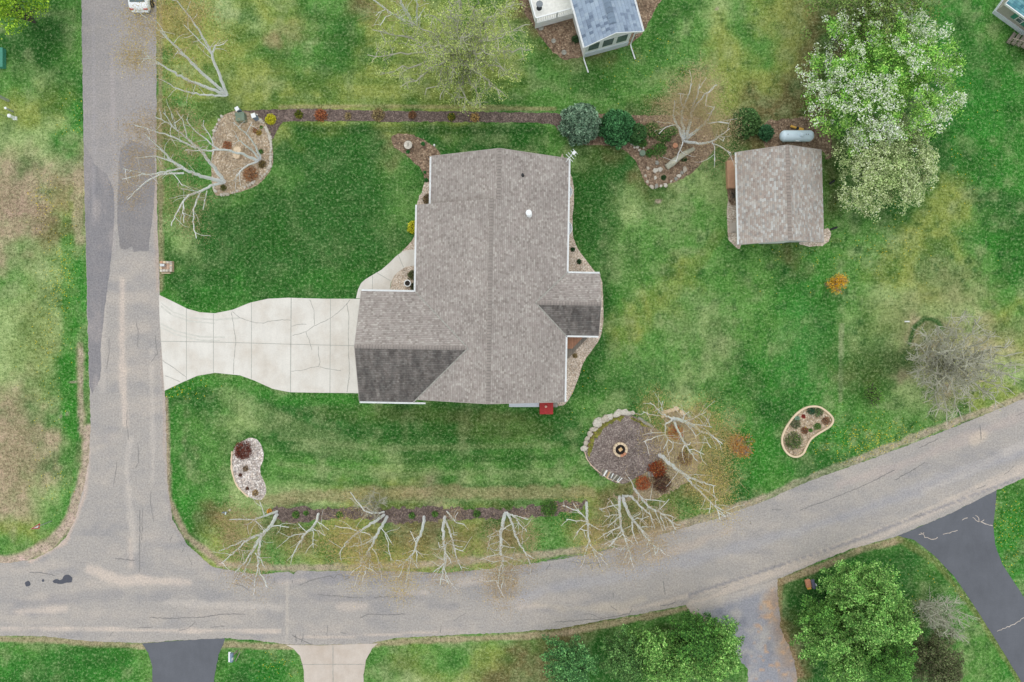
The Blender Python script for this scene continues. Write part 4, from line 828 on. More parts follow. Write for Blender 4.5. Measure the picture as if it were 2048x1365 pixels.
g = MB(); g.tube([(0,-.14,.95),(1.44,-.14,1.7),(5,-.14,1.7)], .04, 5)
for k in np.arange(0, 5, .14): zt = .95+min(k,1.44)/1.44*.75; zb = .1 + min(k, 1.44)/1.44*.7; g.box(k-.02,k+.02,-.16,-.12,zb,zt)
g.build('railing', M['wood'], st); MB().tube([(.1,1.05,.9),(1.5,1.05,1.7)], .04, 5).build('handrail', M['wood'], st)

# ---- car at the top edge
p = P(289.5, 12, 0); car = empty('parked_car', (p.x-.1, p.y+1.2, 0), R(0), 'white car parked right of the road under birch twigs, cut by the top edge', 'car')
def loft(rings, mat, name, smooth=True):
    vs = []; fs = []; n = len(rings[0])
    for r_ in rings: vs += r_
    for i in range(len(rings)-1):
        for k in range(n): fs.append((i*n+k, i*n+(k+1)%n, (i+1)*n+(k+1)%n, (i+1)*n+k))
    fs.append(tuple(reversed(range(n)))); fs.append(tuple((len(rings)-1)*n+k for k in range(n)))
    return MB().add(vs, fs).build(name, mat, car, smooth=smooth)
def sect(y, hw, zt, zb=.28, tw=.86): return [(-hw*.9,y,zb),(-hw,y,zb+.15),(-hw,y,zt-.22),(-hw*.97,y,zt-.08),(-hw*tw,y,zt),(hw*tw,y,zt),(hw*.97,y,zt-.08),(hw,y,zt-.22),(hw,y,zb+.15),(hw*.9,y,zb)]
# rear of the car points down the picture
loft([sect(-1.95,.62,.72,.4), sect(-1.85,.78,.86,.3), sect(-1.6,.86,.98), sect(-.9,.9,1.02), sect(.8,.91,1.02), sect(1.9,.9,.95), sect(2.4,.82,.8), sect(2.6,.6,.62,.4)], M['carpaint'], 'body')
loft([[(-.72,-1.35,.98),(-.66,-.85,1.30),(-.5,-.8,1.35),(.5,-.8,1.35),(.66,-.85,1.30),(.72,-1.35,.98)], [(-.8,.3,1.0),(-.66,.3,1.42),(-.5,.3,1.47),(.5,.3,1.47),(.66,.3,1.42),(.8,.3,1.0)], [(-.78,1.5,1.0),(-.64,.95,1.36),(-.5,.9,1.4),(.5,.9,1.4),(.64,.95,1.36),(.78,1.5,1.0)]], M['carpaint'], 'cabin', False)
g = MB(); g.add([(-.66,-1.37,1.03),(.66,-1.37,1.03),(.58,-.84,1.36),(-.58,-.84,1.36)], [(0,1,2,3)]); g.build('rear_window', M['carglass'], car); g = MB(); g.add([(-.66,1.5,1.06),(-.58,.97,1.40),(.58,.97,1.40),(.66,1.5,1.06)], [(0,1,2,3)]); g.build('windscreen', M['carglass'], car)
g = MB(); g.box(-.5,.5,-.45,.55,1.47,1.485); g.build('sunroof', M['carglass'], car)
for sx in (-1, 1):
    MB().box(sx*.6-.16, sx*.6+.16, -1.93, -1.8, .72, .86).build('tail_light', M['taillight'], car)
    MB().box(sx*.98-.1, sx*.98+.1, .95, 1.12, .95, 1.1).build('mirror', M['carpaint'], car, bevel=.03)
    for yy in (-1.15, 1.65):
        vs = [(sx*.86-.1+(.2 if q else 0), yy+.32*math.cos(t), .33+.32*math.sin(t)) for q in (0,1) for t in np.linspace(0, 2*math.pi, 17)[:-1]]
        MB().add(vs, [tuple(range(15,-1,-1)), tuple(range(16,32))]+[(k,(k+1)%16,16+(k+1)%16,16+k) for k in range(16)]).build('wheel', M['plastic'], car)
MB().box(-.72,.72,-2.02,-1.9,.42,.6).build('bumper', M['carpaint'], car, bevel=.03)

# ================================================================ SMALL OBJECTS
def post_obj(name, base, top, h, mat, label, cat, group=None, hw=.12, cap=None, hl=None):
    """vertical utility pedestal"""
    p = P(*base, 0); o = MB(); hl = hl or hw
    o.box(-hw, hw, -hl, hl, 0, h); r_ = empty(name, (p.x, p.y, 0), 0, label, cat, group); o.build('post', M[mat], r_, bevel=.02)
    MB().box(-hw-.02, hw+.02, -hl-.02, hl+.02, h, h+.08).build('cap', M[cap or mat], r_, bevel=.02); return r_
o = post_obj('utility_pedestal', (481, 224), 0, .75, 'bluebox', 'pale grey utility pedestal just outside the top of the stone bed', 'utility pedestal', 'pedestals at the stone bed', .15, 'white'); o.rotation_euler.z = .5
o = post_obj('utility_pedestal', (514, 238), 0, .8, 'bluebox', 'white topped utility pedestal at the upper right rim of the stone bed', 'utility pedestal', 'pedestals at the stone bed', .17, 'white'); o.rotation_euler.z = .3
o = post_obj('transformer_box', (485, 238), 0, .55, 'green', 'square green utility cabinet inside the top of the stone bed', 'utility cabinet', None, .38, 'green', .36); o.rotation_euler.z = .1
o = post_obj('utility_pedestal', (17, 202), 0, 1.3, 'metal', 'tall pale grey utility pedestal nearest the left edge of the photo', 'utility pedestal', 'pedestals on the left lawn', .1, 'white'); o.rotation_euler.z = .4
o = post_obj('utility_pedestal', (26, 223.5), 0, .85, 'metal', 'short thin utility post between the tall pedestal and the white meter on the left lawn', 'utility pedestal', 'pedestals on the left lawn', .07, 'white'); o.rotation_euler.z = .4
o = post_obj('meter_post', (31, 237.5), 0, .75, 'white', 'white meter post with a round top, lowest of the posts on the left lawn', 'meter post', None, .1, 'white')
MB().lathe([(.16,.7),(.17,.78),(.1,.86)], 14).build('round_head', M['white'], o); MB().box(-.16,.16,-.14,.14,0,.12).build('base', M['white'], o)
q = P(13, 234, 0); o = empty('garden_stake', (q.x, q.y, 0), 0, 'thin green stake with a small round orange head beside the white meter post', 'garden stake'); MB().tube([(0,0,0),(-.2,.08,1.1)], .02, 5).build('stake', M['green'], o); MB().lathe([(.11,1.1),(.13,1.13),(.11,1.16),(.04,1.17)], 12, (-.2,.08,0)).build('head', M['yellowpaint'], o)
q = P(-2, 116, .3); o = MB().box(-.5,.42,-.85,.85,0,.45).build('teal_box', M['teal'], bevel=.02); o.location = (q.x, q.y, 0); tag(o, 'teal painted box cut by the left edge below the lime green tree', 'box')
q = P(483, 247.5, .0)
# bird bath / stump pair in the stone bed
for (x, y, r_, h, lb) in ((474, 300, .34, .5, 'round tan stump top, upper of the pair in the stone bed'), (472.5, 311, .3, .3, 'round tan stump top, lower of the pair in the stone bed')):
    q = P(x, y, h); o = MB().lathe([(r_*.9,0),(r_,h*.9),(r_*.95,h),(r_*.3,h+.02)], 16).build('tree_stump', M['rockbed' if 0 else 'curb']); o.location = (q.x, q.y, 0); tag(o, lb, 'stump', 'stumps in the stone bed')
q = P(816.5, 291, .3); o = empty('sundial', (q.x, q.y, 0), 0, 'round pale stone disc with a thin pointer in the brown bed near the upper roof', 'sundial'); MB().lathe([(.2,0),(.15,.3),(.34,.38),(.37,.42),(.35,.45)], 24).build('disc', M['stonewhite'], o); MB().box(-.012,.012,-.12,.15,.45,.53).build('pointer', M['stone2'], o)
q = P(815, 567, .4); o = empty('round_planter_pot', (q.x, q.y, 0), 0, 'round white planter pot of dark soil in the gravel by the front walkway', 'planter'); MB().lathe([(.2,0),(.27,.3),(.31,.42),(.31,.46),(.23,.46),(.22,.36)], 24).build('pot', M['white'], o); MB().lathe([(.22,.38),(.02,.4)], 20).build('soil', M['char'], o)
q = P(869, 291.5, .1); o = MB().lathe([(.07,0),(.07,.25),(.09,.26),(.04,.32)], 10).build('path_light', M['white']); o.location = (q.x, q.y, 0); tag(o, 'tiny white garden light on the grass above the upper left roof corner', 'garden light')
q = P(1350.5, 291.5, .25); o = MB().lathe([(.2,0),(.22,.3),(.21,.35)], 18).build('tree_stump', M['terracotta']); o.location = (q.x, q.y, 0); tag(o, 'small round terracotta coloured disc beside the rear birch trunk', 'stump')
q = P(1285, 306.5, .2); o = MB().lathe([(.25,0),(.28,.22),(.24,.3),(.1,.31)], 14).build('round_cover', M['green']); o.location = (q.x, q.y, 0); o.rotation_euler.z = .4; tag(o, 'dark grey green round lid set in the brown bed left of the rear birch', 'round cover')
mb = MB(); mb.tube([P(1333,335,.25), P(1345,326,.27), P(1356,316,.27), P(1372,306,.25), P(1388,298,.22)], [.26,.29,.26,.22,.17], 9); tag(mb.build('fallen_log', M['barkpale'], smooth=True), 'thick pale grey log lying under the rear birch beside the shed', 'log')
q = P(1814.5, 643.5, .1); o = MB().tube([(-.2,0,.08),(.2,0,.08)], .06, 8).build('white_pipe', M['white']); o.location = (q.x, q.y, 0); tag(o, 'short white pipe lying in the grass left of the dark grass ring', 'pipe')
mb = MB(); q = P(1965, 763, .1); o = MB().tube([(-.3,0,.06),(.25,.02,.06)], .04, 6).build('short_branch', M['curb']); o.location = (q.x, q.y, 0); tag(o, 'short peeled stick lying under the bare grey tree', 'stick')
# brick mailbox base
q = P(333, 533.5, .25); bx = empty('brick_mailbox_base', (q.x, q.y, 0), 0, 'low square pale brick mailbox base on the road edge above the driveway', 'mailbox base')
g = MB(); hx, hy = .54, .46; rr = random.Random(5)
MB().box(-hx, hx, -hy, hy, 0, .3).build('brick_core', M['brick'], bx)
for side in range(4):
    n_ = 4; 
    for k in range(n_):
        a = -hx + (2*hx)*k/n_; 
        if side < 2: yy = hy-.1 if side == 0 else -hy+.1; b_ = MB().box(a+.015, a+2*hx/n_-.015, yy-.1, yy+.1, .3, .38+rr.uniform(0,.02))
        else:
            aa = -hy+.2+(2*hy-.4)*k/n_; xx = hx-.1 if side == 2 else -hx+.1; b_ = MB().box(xx-.1, xx+.1, aa+.01, aa+(2*hy-.4)/n_-.01, .3, .38+rr.uniform(0,.02))
        b_.build('cap_brick', M[rr.choice(['curb','stone','plywood','stonewhite'])], bx)
MB().box(-.42,-.02,-.02,.2,.32,.6).build('mailbox', M['metal'], bx, bevel=.03); q = P(332, 546.5, .2); o = MB().box(-.4,.36,-.04,.04,0,.22).build('white_board', M['curb']); o.location = (q.x, q.y, 0); tag(o, 'narrow pale board leaning below the brick mailbox base', 'board')
# mailboxes
def mailbox(px, py, rz, mat, lb, fl=.1):
    q = P(px, py, 0); r_ = empty('mailbox', (q.x, q.y, 0), rz, lb, 'mailbox', 'mailboxes along the lower road')
    MB().box(-.05,.05,-.05,.05,0,1.05).build('post', M['wood'], r_); g = MB(); pr = [(-.13,1.05),(-.13,1.2),(-.09,1.28),(0,1.32),(.09,1.28),(.13,1.2),(.13,1.05)]
    n = len(pr); g.add([(x,-.42,z) for x,z in pr]+[(x,.32,z) for x,z in pr], [tuple(range(n)), tuple(range(2*n-1,n-1,-1))]+[(i,i+n,(i+1)%n+n,(i+1)%n) for i in range(n)]); g.build('box', M[mat], r_)
    MB().box(.14,.16,-.2,.0,1.2,1.45).build('flag', M['white'], r_); return r_
m1 = mailbox(474, 1302, R(0), 'bluebox', 'blue grey mailbox on a post between the two bottom driveways'); g = MB(); g.box(-.32,-.12,-.5,.35,.98,1.06); g.build('newspaper_holder', M['white'], m1); MB().tube([(.3,-.1,.1),(-.1,-.9,.06)], .035, 5).build('brace', M['wood'], m1)
m2 = mailbox(1615, 1158, R(12), 'navy', 'dark lidded mailbox beside the bushy trees at the road edge'); MB().box(-.55,-.14,-.35,.3,.75,1.0).build('parcel_box', M['terracotta'], m2, bevel=.02); MB().box(-.5,-.2,-.5,-.36,.8,1.0).build('paper_tube', M['yellowpaint'], m2)
mb = MB(); mb.tube([P(1610,1164,.15), P(1622,1177,.1)], .04, 6); tag(mb.build('wooden_stake', M['curb']), 'thin pale stake lying on the grass below the dark lidded mailbox', 'stake')
q = P(449.5, 1025.5, .2); o = empty('blue_stake', (q.x, q.y, 0), R(-5), 'thin pale blue stake with a small flag below left of the white gravel bed', 'stake'); MB().box(-.2,.2,-.02,.02,0,.4).build('rail', M['bluebox'], o); MB().box(.12,.2,-.1,.1,.3,.45).build('flag', M['tank'], o)
q = P(459, 1021, .2); o = MB().lathe([(.09,0),(.1,.2),(.05,.26)], 8).build('marker_stone', M['stonewhite']); o.location = (q.x, q.y, 0); tag(o, 'small white marker beside the pale blue stake', 'marker')
# triangular sign
b0 = P(103, 1042.5, 0); sg = empty('triangular_sign', (b0.x, b0.y, 0), 0, 'narrow red triangular sign with a white centre on a thin post near the junction', 'road sign')
MB().tube([(0,0,0),(-.02,-.01,1.7)], .04, 6).build('post', M['metal'], sg)
ux = Vector((.12, .99, 0)).normalized(); un = Vector((.99, -.12, 0))
def tri_plate(hw, z0, z1, off, nm, mat):
    c0 = Vector((-.02, -.02, 0))+un*off; vs = []
    for o_ in (0, .012):
        for a_, z in ((-hw, z0), (hw, z0), (0, z1)): v = c0+ux*a_+un*o_; vs.append((v.x-(z-1.5)*.06, v.y, z))
    MB().add(vs, [(0,2,1),(3,4,5),(0,1,4,3),(1,2,5,4),(2,0,3,5)]).build(nm, M[mat], sg)
tri_plate(.27, 1.45, 2.62, 0, 'sign_border', 'curb'); tri_plate(.23, 1.5, 2.5, .014, 'sign_plate', 'signred'); tri_plate(.11, 1.68, 2.25, .028, 'sign_centre', 'white')
# fire ring
q = P(1240, 899, 0); fr = empty('fire_ring', (q.x, q.y, 0), 0, 'round pale stone fire ring with charred wood in the middle of the purple gravel circle', 'fire pit')
for k in range(12):
    a0 = 2*math.pi*k/12+.03; a1 = 2*math.pi*(k+1)/12-.03; ri, ro_ = .44, .64; hh = .28+random.uniform(-.02,.02)
    am = [(ri,a0),(ro_,a0),(ro_,(a0+a1)/2),(ro_,a1),(ri,a1),(ri,(a0+a1)/2)]
    MB().prism([(r_*math.cos(t), r_*math.sin(t)) for r_,t in am], 0, hh).build('ring_block', M['terracotta' if k in (9,10) else 'curb'], fr)
MB().lathe([(.46,.02),(.3,.1),(.02,.14)], 20).build('ash', M['char'], fr)
for k in range(9):
    a = random.uniform(0,6.28); L = random.uniform(.25,.42); g = MB(); g.tube([(math.cos(a)*L,math.sin(a)*L,.14),(-math.cos(a)*L*.8,-math.sin(a)*L*.8,.2)], .045, 6); g.build('burnt_log', M['char'], fr)
MB().obox((0,.02,0),(.8,.6,0),(-.6,.8,0),.16,.13,.2,.34).build('wood_block', M['woodcut'], fr)
for a_, b_ in (((1228,903),(1236,912)), ((1238,910),(1252,916))):
    mb = MB(); mb.tube([P(*a_, .3), P(*b_, .05)], .025, 5); tag(mb.build('poker_stick', M['wood']), 'thin stick leaning out of the fire ring towards the lower ' + ('left' if a_[0] == 1228 else 'right'), 'stick', 'sticks at the fire ring')
# rocks
def rock_mesh(seed):
    bm = bmesh.new(); bmesh.ops.create_icosphere(bm, subdivisions=2, radius=1.0); rr = random.Random(seed); off = Vector((rr.uniform(0,50),)*3)
    for v in bm.verts:
        n = mnoise.noise(v.co*1.1+off)*.5 + mnoise.noise(v.co*2.7+off)*.3; v.co *= 1+n; v.co.z *= .75
    me = bpy.data.meshes.new('rock'); bm.to_mesh(me); bm.free(); return me
RM = {}
def rock(px, py, r, mat, label, name='rock', group=None, ax=1.0, rz=None, cat='rock'):
    s_ = random.randint(0, 4); key = (s_, mat)
    if key not in RM: me = rock_mesh(s_); me.materials.append(M[mat]); RM[key] = me
    o = bpy.data.objects.new(name, RM[key]); COL.objects.link(o); q = P(px, py, r*.5); o.location = (q.x, q.y, r*.35); o.scale = (r*ax, r/ax, r*.85)
    o.rotation_euler.z = random.uniform(0, 6.28) if rz is None else rz; return tag(o, label, cat, group)
ring = [(443,233),(438,240),(434,249),(431,256),(428,262),(427,268),(427,277),(508,229),(512,231),(516,236),(520,240),(523,243),(527,246),(531,256),(533,260),(535,264),(537,269),(539,273),(540,278),(541,283),(541.5,288),(542,293),(542,298),(541,303),(541,309),(541,315),(541,321),(541,327),(540,333),(537,337),(534,343),(529,349),(524,353),(521,358),(509,363),(505,366),(500,369),(496,372),(490,375),(474,382),(465,386),(454,389),(448,389),(442,390),(430,382),(427,375)]
for (x, y) in ring: rock(x, y, random.uniform(.10,.17), random.choice(['stonewhite','stonewhite','stone']), 'one of the small pale edging stones ringing the large stone bed beside the road', 'edging_stone', 'edging stones of the stone bed', 1.15, cat='edging stone')
for (x, y, r, a, t, lb) in ((1168.5,897,.28,1.1,.4,'whitish boulder, lowest on the left rim of the fire pit'), (1172,887,.22,1,0,'small grey boulder just above the lowest one on the fire pit rim'), (1175,877,.22,1.1,.8,'grey boulder on the left rim of the fire pit, third from the bottom'), (1180,868,.26,1,0,'round pinkish boulder on the fire pit rim below the long flat one'), (1187,859,.28,1.4,.2,'long flat tan boulder on the fire pit rim below the biggest one'),
    (1196,846,.42,1.15,.9,'biggest boulder, black and white mottled, on the upper left fire pit rim'), (1206,841,.25,1,0,'small boulder right of the biggest one on the fire pit rim'), (1213,837,.32,1.1,.5,'grey boulder between the biggest boulder and the top of the fire pit rim'), (1219,834,.3,1,1.2,'pale boulder leaning on its grey neighbour near the top of the rim'),
    (1235,828,.36,1.2,.6,'wedge shaped white boulder at the top of the fire pit rim'), (1247,825,.32,1.2,.1,'jagged boulder at the very top of the fire pit rim'), (1257,827.5,.28,1.6,0,'long thin pale boulder at the top right of the fire pit rim'), (1266,826,.2,1,0,'small white boulder ending the rim at the top right')):
    rock(x, y, r, 'stonewhite' if 'whit' in lb or 'pale' in lb or 'jagged' in lb else 'stone', lb, 'boulder', 'boulders round the fire pit', a, t, 'boulder')
q = P(1295, 848, .1); o = MB().box(-.5,.5,-.12,.12,0,.22).build('stone_slab', M['stone2'], bevel=.03); o.location = (q.x,q.y,0); o.rotation_euler.z = R(-31); tag(o, 'long grey stone slab at the upper right of the fire pit', 'stone slab', 'slabs at the fire pit')
q = P(1281, 838.5, .1); o = MB().box(-.26,.26,-.12,.12,0,.2).build('stone_slab', M['stone2'], bevel=.03); o.location = (q.x,q.y,0); o.rotation_euler.z = R(-33); tag(o, 'short grey stone slab between the long slab and the boulders of the fire pit', 'stone slab', 'slabs at the fire pit')
rock(1303, 948, .3, 'stone2', 'grey green stone between the two rust red shrubs', 'boulder', None, 1.2, cat='boulder')
for (x, y, r) in ((1265,287.5,.24),(1269,295,.13),(1275,294.5,.18),(1279,300.5,.16),(1287,296,.11)): rock(x, y, r*.8, 'stonewhite', 'one of the small whitish stones clustered left of the dark round lid', 'bed_stone', 'white stones by the round lid', cat='stone')
for (x, y, r, lb) in ((1314,326,.3,'grey boulder in the middle of the rear bed below the small green shrubs'), (1296,337,.24,'tall pale stone on the left side of the rear bed'), (1311,341,.36,'larger white stone in the white pair in the rear bed'), (1321,339,.34,'right white stone of the white pair in the rear bed'), (1311,356,.24,'small white stone below the white pair in the rear bed'), (1370,339.5,.38,'pale oval boulder at the right end of the rear bed edge'), (1364,346,.24,'grey rounded stone next to the oval boulder on the rear bed edge'), (1358,352,.3,'cream stone, third from the right end of the rear bed edge'), (1352,358,.24,'dark grey stone on the lower right rear bed edge'), (1342,363,.18,'small pale green stone on the lower rear bed edge'), (1331,371,.3,'white round stone at the bottom of the rear bed edge'), (1322,372,.2,'small grey stone left of the white round one on the rear bed edge'), (1313,373,.32,'grey flat stone at the lower tip of the rear bed'), (1304,374,.3,'brownish flat stone at the lower left tip of the rear bed'), (1295,364,.22,'pale stone on the lower left edge of the rear bed'), (1291,352,.2,'pale stone half way up the left edge of the rear bed')):
    rock(x, y, r*.62, 'stonewhite' if 'white' in lb or 'cream' in lb else ('stone2' if 'grey' in lb else 'stone'), lb, 'bed_stone', 'stones of the rear bed', 1.12, cat='stone')
# tan stones behind the fire pit
for k in range(16):
    a = math.pi*(.15+.9*k/15); x = 1347+20*math.cos(a)+random.uniform(-3,3); y = 832-14*math.sin(a)+random.uniform(-2,3); rock(x, y, random.uniform(.12,.2), 'curb', 'one of the small tan stones heaped at the top of the birch clump bed', 'heap_stone', 'tan stones by the birch clump', cat='stone')
# firewood
for k in range(15):
    t = k/14; x = 1203+ (1240-1203)*t; y = 944+(960-944)*t + random.uniform(-1.5,1.5); a = R(78-t*30+random.uniform(-12,12)); L = random.uniform(.22,.36); r = random.uniform(.04,.065)
    o = MB().tube([(-L,0,0),(L,0,0)], r, 7).build('firewood_log', M[random.choice(['stonewhite','birch','woodcut','wood','bark'])]); q = P(x, y, .1); o.location = (q.x, q.y, r+.02); o.rotation_euler.z = a
    tag(o, 'one of the short split logs rowed along the lower edge of the fire pit', 'firewood', 'firewood row')
# kidney kerb
KID = [(1623,813),(1640,815),(1658,828),(1665.5,840),(1660,852),(1645,862),(1632,870),(1620,880),(1612,895),(1605,908),(1592,914),(1578,910),(1567,897),(1563,880),(1568,862),(1578,845),(1592,828),(1608,817)]
kp = smooth_closed(KID, 5); n = len(kp); kb = MB(); cyx, cyy = 1612, 862; out = []
for i in range(n):
    d = kp[(i+1)%n]-kp[i-1]; d = d/np.hypot(*d); nn = np.array([d[1], -d[0]]); out.append((kp[i]+nn*1.6, kp[i]-nn*1.9))
vs = []
for z in (0, .13):
    for a_, b_ in out: u_ = P(a_[0], a_[1]); v_ = P(b_[0], b_[1]); vs += [(u_.x,u_.y,z),(v_.x,v_.y,z)]
fs = []
for i in range(n):
    j = (i+1) % n; o_ = 2*n
    fs += [(2*i+o_, 2*j+o_, 2*j+1+o_, 2*i+1+o_), (2*i,2*i+o_,2*j+o_,2*j)[::-1], (2*i+1,2*j+1,2*j+1+o_,2*i+1+o_)[::-1]]
kb.add(vs, fs); tag(kb.build('garden_kerb', M['curb']), 'pinkish concrete kerb around the kidney shaped flower bed on the right lawn', 'garden kerb')
EDG = [(466,905),(464,935),(469,960),(482,981),(497,994)]
mb = MB(); strip(mb, [(464.5,903),(463,920),(463.5,937),(466,950),(470,963),(476,974),(485,984),(497,994)], 3.2, .05, .2); o = mb.build('garden_kerb', M['curb']); tag(o, 'thin tan kerb along the left side of the white gravel bed', 'garden kerb')
mb = MB(); strip(mb, [(1169,902),(1173,917),(1182,930),(1195,942),(1215,957),(1240,966)], 1.6, .06, .2); tag(mb.build('garden_edging', M['curb']), 'thin tan edging strip along the lower left of the fire pit gravel', 'garden edging')

# ================================================================ TREES AND SHRUBS
RNG = np.random.default_rng(11)
def tube_arrays(polys, sides=5):
    Vs = []; Fs = []; off = 0
    for pts, rad in polys:
        pts = np.asarray(pts, float); rad = np.asarray(rad, float); k = len(pts); n = sides if rad.max() > .03 else 3
        d = np.gradient(pts, axis=0); d /= np.linalg.norm(d, axis=1)[:, None]+1e-9
        a = np.cross(d, [0.31, 0.17, 0.93]); a /= np.linalg.norm(a, axis=1)[:, None]+1e-9; b = np.cross(d, a)
        t = np.arange(n)*2*np.pi/n
        Vv = pts[:, None, :] + rad[:, None, None]*(a[:, None, :]*np.cos(t)[None, :, None] + b[:, None, :]*np.sin(t)[None, :, None])
        Vs.append(Vv.reshape(-1, 3)); i = np.arange(k-1)[:, None]*n; j = np.arange(n)[None, :]; j2 = (j+1) % n
        Fs.append(np.stack([(i+j), (i+j2), (i+n+j2), (i+n+j)], -1).reshape(-1, 4)+off); off += k*n
    return np.concatenate(Vs), np.concatenate(Fs)
def tubes(name, polys, mat, parent=None, sides=5):
    V_, F_ = tube_arrays(polys, sides); return np_mesh(name, V_, F_, mat, parent, smooth=True)
def flakes(name, pts, size, cols, parent=None, up=0.5, asp=1.0, nrm=None, jitter=.25, mat='leaf', extra=None):
    """small four sided leaves; cols (n,3) or one colour"""
    n = len(pts); nr = RNG.normal(size=(n, 3)); nr /= np.linalg.norm(nr, axis=1)[:, None]
    base = np.array([0, 0, 1.0])[None, :] if nrm is None else nrm
    nr = nr*(1-up) + base*up; nr /= np.linalg.norm(nr, axis=1)[:, None]
    a = np.cross(nr, RNG.normal(size=(n, 3))); a /= np.linalg.norm(a, axis=1)[:, None]+1e-9; b = np.cross(nr, a)
    s = (np.asarray(size)*RNG.uniform(.6, 1.3, n))[:, None]*.5
    V = np.stack([pts-a*s*asp, pts-b*s/asp**.5, pts+a*s*asp, pts+b*s/asp**.5], 1).reshape(-1, 3); F = np.arange(4*n).reshape(-1, 4)
    cols = np.asarray(cols, float); cols = np.tile(cols, (n, 1)) if cols.ndim == 1 else cols
    cols = cols*(1+RNG.uniform(-jitter, jitter, n))[:, None]
    cc = np.repeat(np.clip(cols, .003, .9), 4, 0)
    if extra:
        tv, tf = tube_arrays(extra, 3); F = np.concatenate([F, tf+len(V)]); V = np.concatenate([V, tv]); cc = np.concatenate([cc, np.tile(C(184,158,124), (len(tv), 1))])
    return np_mesh(name, V, F, M[mat], parent, cc)
def pick(cols, n, w=None): return np.array(cols)[RNG.choice(len(cols), n, p=w)]
TW = [C(182,156,118), C(160,136,104), C(196,172,130), C(150,132,100)]
GOLD = [C(198,174,104), C(176,152,94), C(212,190,122), C(160,144,92)]
BRN = [C(188,166,128), C(168,148,114), C(202,182,142), C(172,160,120)]
def stem_world(pts, z0, z1):
    L = [0]
    for a, b in zip(pts[:-1], pts[1:]): L.append(L[-1]+math.hypot(b[0]-a[0], b[1]-a[1]))
    zs = [z0+(z1-z0)*l/L[-1] for l in L]; return np.array([P(p[0], p[1], z) for p, z in zip(pts, zs)])
def resample(w, step=.45):
    d = np.r_[0, np.cumsum(np.linalg.norm(np.diff(w, axis=0), axis=1))]; n = max(3, int(d[-1]/step)); t = np.linspace(0, d[-1], n)
    q = np.stack([np.interp(t, d, w[:, i]) for i in range(3)], 1)
    if n > 6: q[1:-1] = (q[:-2]+2*q[1:-1]+q[2:])/4
    return q
def birch(base, stems, label, group, haze=TW, dens=1.0, crown=None, spread=1.1, r0=.15, nside=None, leaf=.05):
    b = P(*base, 0); root = empty('birch_tree', (b.x, b.y, 0), 0, label, 'birch tree', group); bw = np.array([b.x, b.y, 0])
    polys = []; hz = []; tw = []
    for st in stems:
        pts, z0, z1 = st[0], st[1], st[2]; r_a = st[3] if len(st) > 3 else (r0 if z0 == 0 else .07)
        w = resample(stem_world(pts, z0, z1)); w[1:-1] += RNG.normal(0, .03, w[1:-1].shape); n = len(w)
        rad = np.linspace(r_a*1.0, .028, n); polys.append((w-bw, rad)); d = np.diff(w, axis=0); d /= np.linalg.norm(d, axis=1)[:, None]
        L = np.linalg.norm(w[-1]-w[0]); ns = int((nside or 1.0)*L*.8) + 1
        for k in range(ns):
            t = RNG.uniform(.3 if z0 == 0 else .05, .98); i = min(int(t*(n-1)), n-2); p = w[i]+(w[i+1]-w[i])*(t*(n-1)-i)
            v = RNG.normal(size=3); v -= v.dot(d[i])*d[i]; v /= np.linalg.norm(v); dr = d[i]*RNG.uniform(.35, 1.0)+v*RNG.uniform(.5, 1.1); dr[2] = dr[2]*.8+.15; dr /= np.linalg.norm(dr)
            ln = RNG.uniform(.5, 1.9)*(1.15-t*.5)*spread; m = 5; q = [p]
            for s in range(m): dr = dr+RNG.normal(0, .16, 3)+np.array([0, 0, .05-.04*s]); dr /= np.linalg.norm(dr); q.append(q[-1]+dr*ln/m)
            q = np.array(q); polys.append((q-bw, np.linspace(.022, .009, m+1)))
            for s in range(2, m+1):
                for _ in range(2):
                    e = q[s]+RNG.normal(0, .35, 3)*spread; tw.append((np.array([q[s], (q[s]+e)/2+[0, 0, .05], e])-bw, np.array([.008, .006, .004])))
            hz.append(q[-1]); hz.append(q[-2]); hz.append(q[-3])
        for k in range(int(L)): hz.append(w[min(n-1, int(n*RNG.uniform(.55, 1)))])
    if crown:       # extra (px, py, z, radius_px, weight) puffs of fine twigs
        for (cx, cy, cz, rp_, wt) in crown:
            c = np.array(P(cx, cy, cz)); rr_ = rp_*S*(H-cz)/H
            for _ in range(int(30*wt)):
                v = RNG.normal(size=3); v /= np.linalg.norm(v); q = c+v*rr_*RNG.uniform(.35, 1.1)*np.array([1, 1, .6]); hz.append(q)
                e = q+RNG.normal(0, .5, 3); tw.append((np.array([q, (q+e)/2, e])-bw, np.array([.01, .008, .006])))
    o = tubes('trunk', polys, M['birch'], root)
    hz = np.array(hz); k = max(5, int(30*dens)); pp = np.repeat(hz, k, 0)+RNG.normal(0, 1, (len(hz)*k, 3))*.48*spread*np.array([1, 1, .8])
    flakes('crown', pp-bw, leaf, pick(haze, len(pp)), root, up=.25, asp=1.35, extra=tw)
    return root
birch((455,191), [([(454,190),(435,140),(422,105),(405,72),(380,35),(352,0),(335,-25)],0,14), ([(451,188),(400,142),(362,105),(325,67),(287,32),(275,20)],0,14.2), ([(450,189),(375,160),(312,125),(272,95)],0,12.5), ([(452,192),(420,191),(387,187),(355,179),(327,162)],0,8,.1),
    ([(424,110),(405,88),(385,65),(368,50)],7,11,.05), ([(340,82),(330,65),(312,42)],10,12.5,.05), ([(400,145),(385,130),(372,118),(355,105)],4,7,.05), ([(425,105),(430,92),(448,88)],7,8.5,.04), ([(300,117),(285,117),(272,117)],10.5,12,.04)],
    'four stemmed white birch leaning over the road at the top left, below the car', 'birches beside the left road', GOLD, 1.0, [(262,115,12,26,2),(290,60,13,36,1.2),(262,40,13,30,.8),(400,30,12,40,1.4),(330,20,13,30,1)], 1.0)
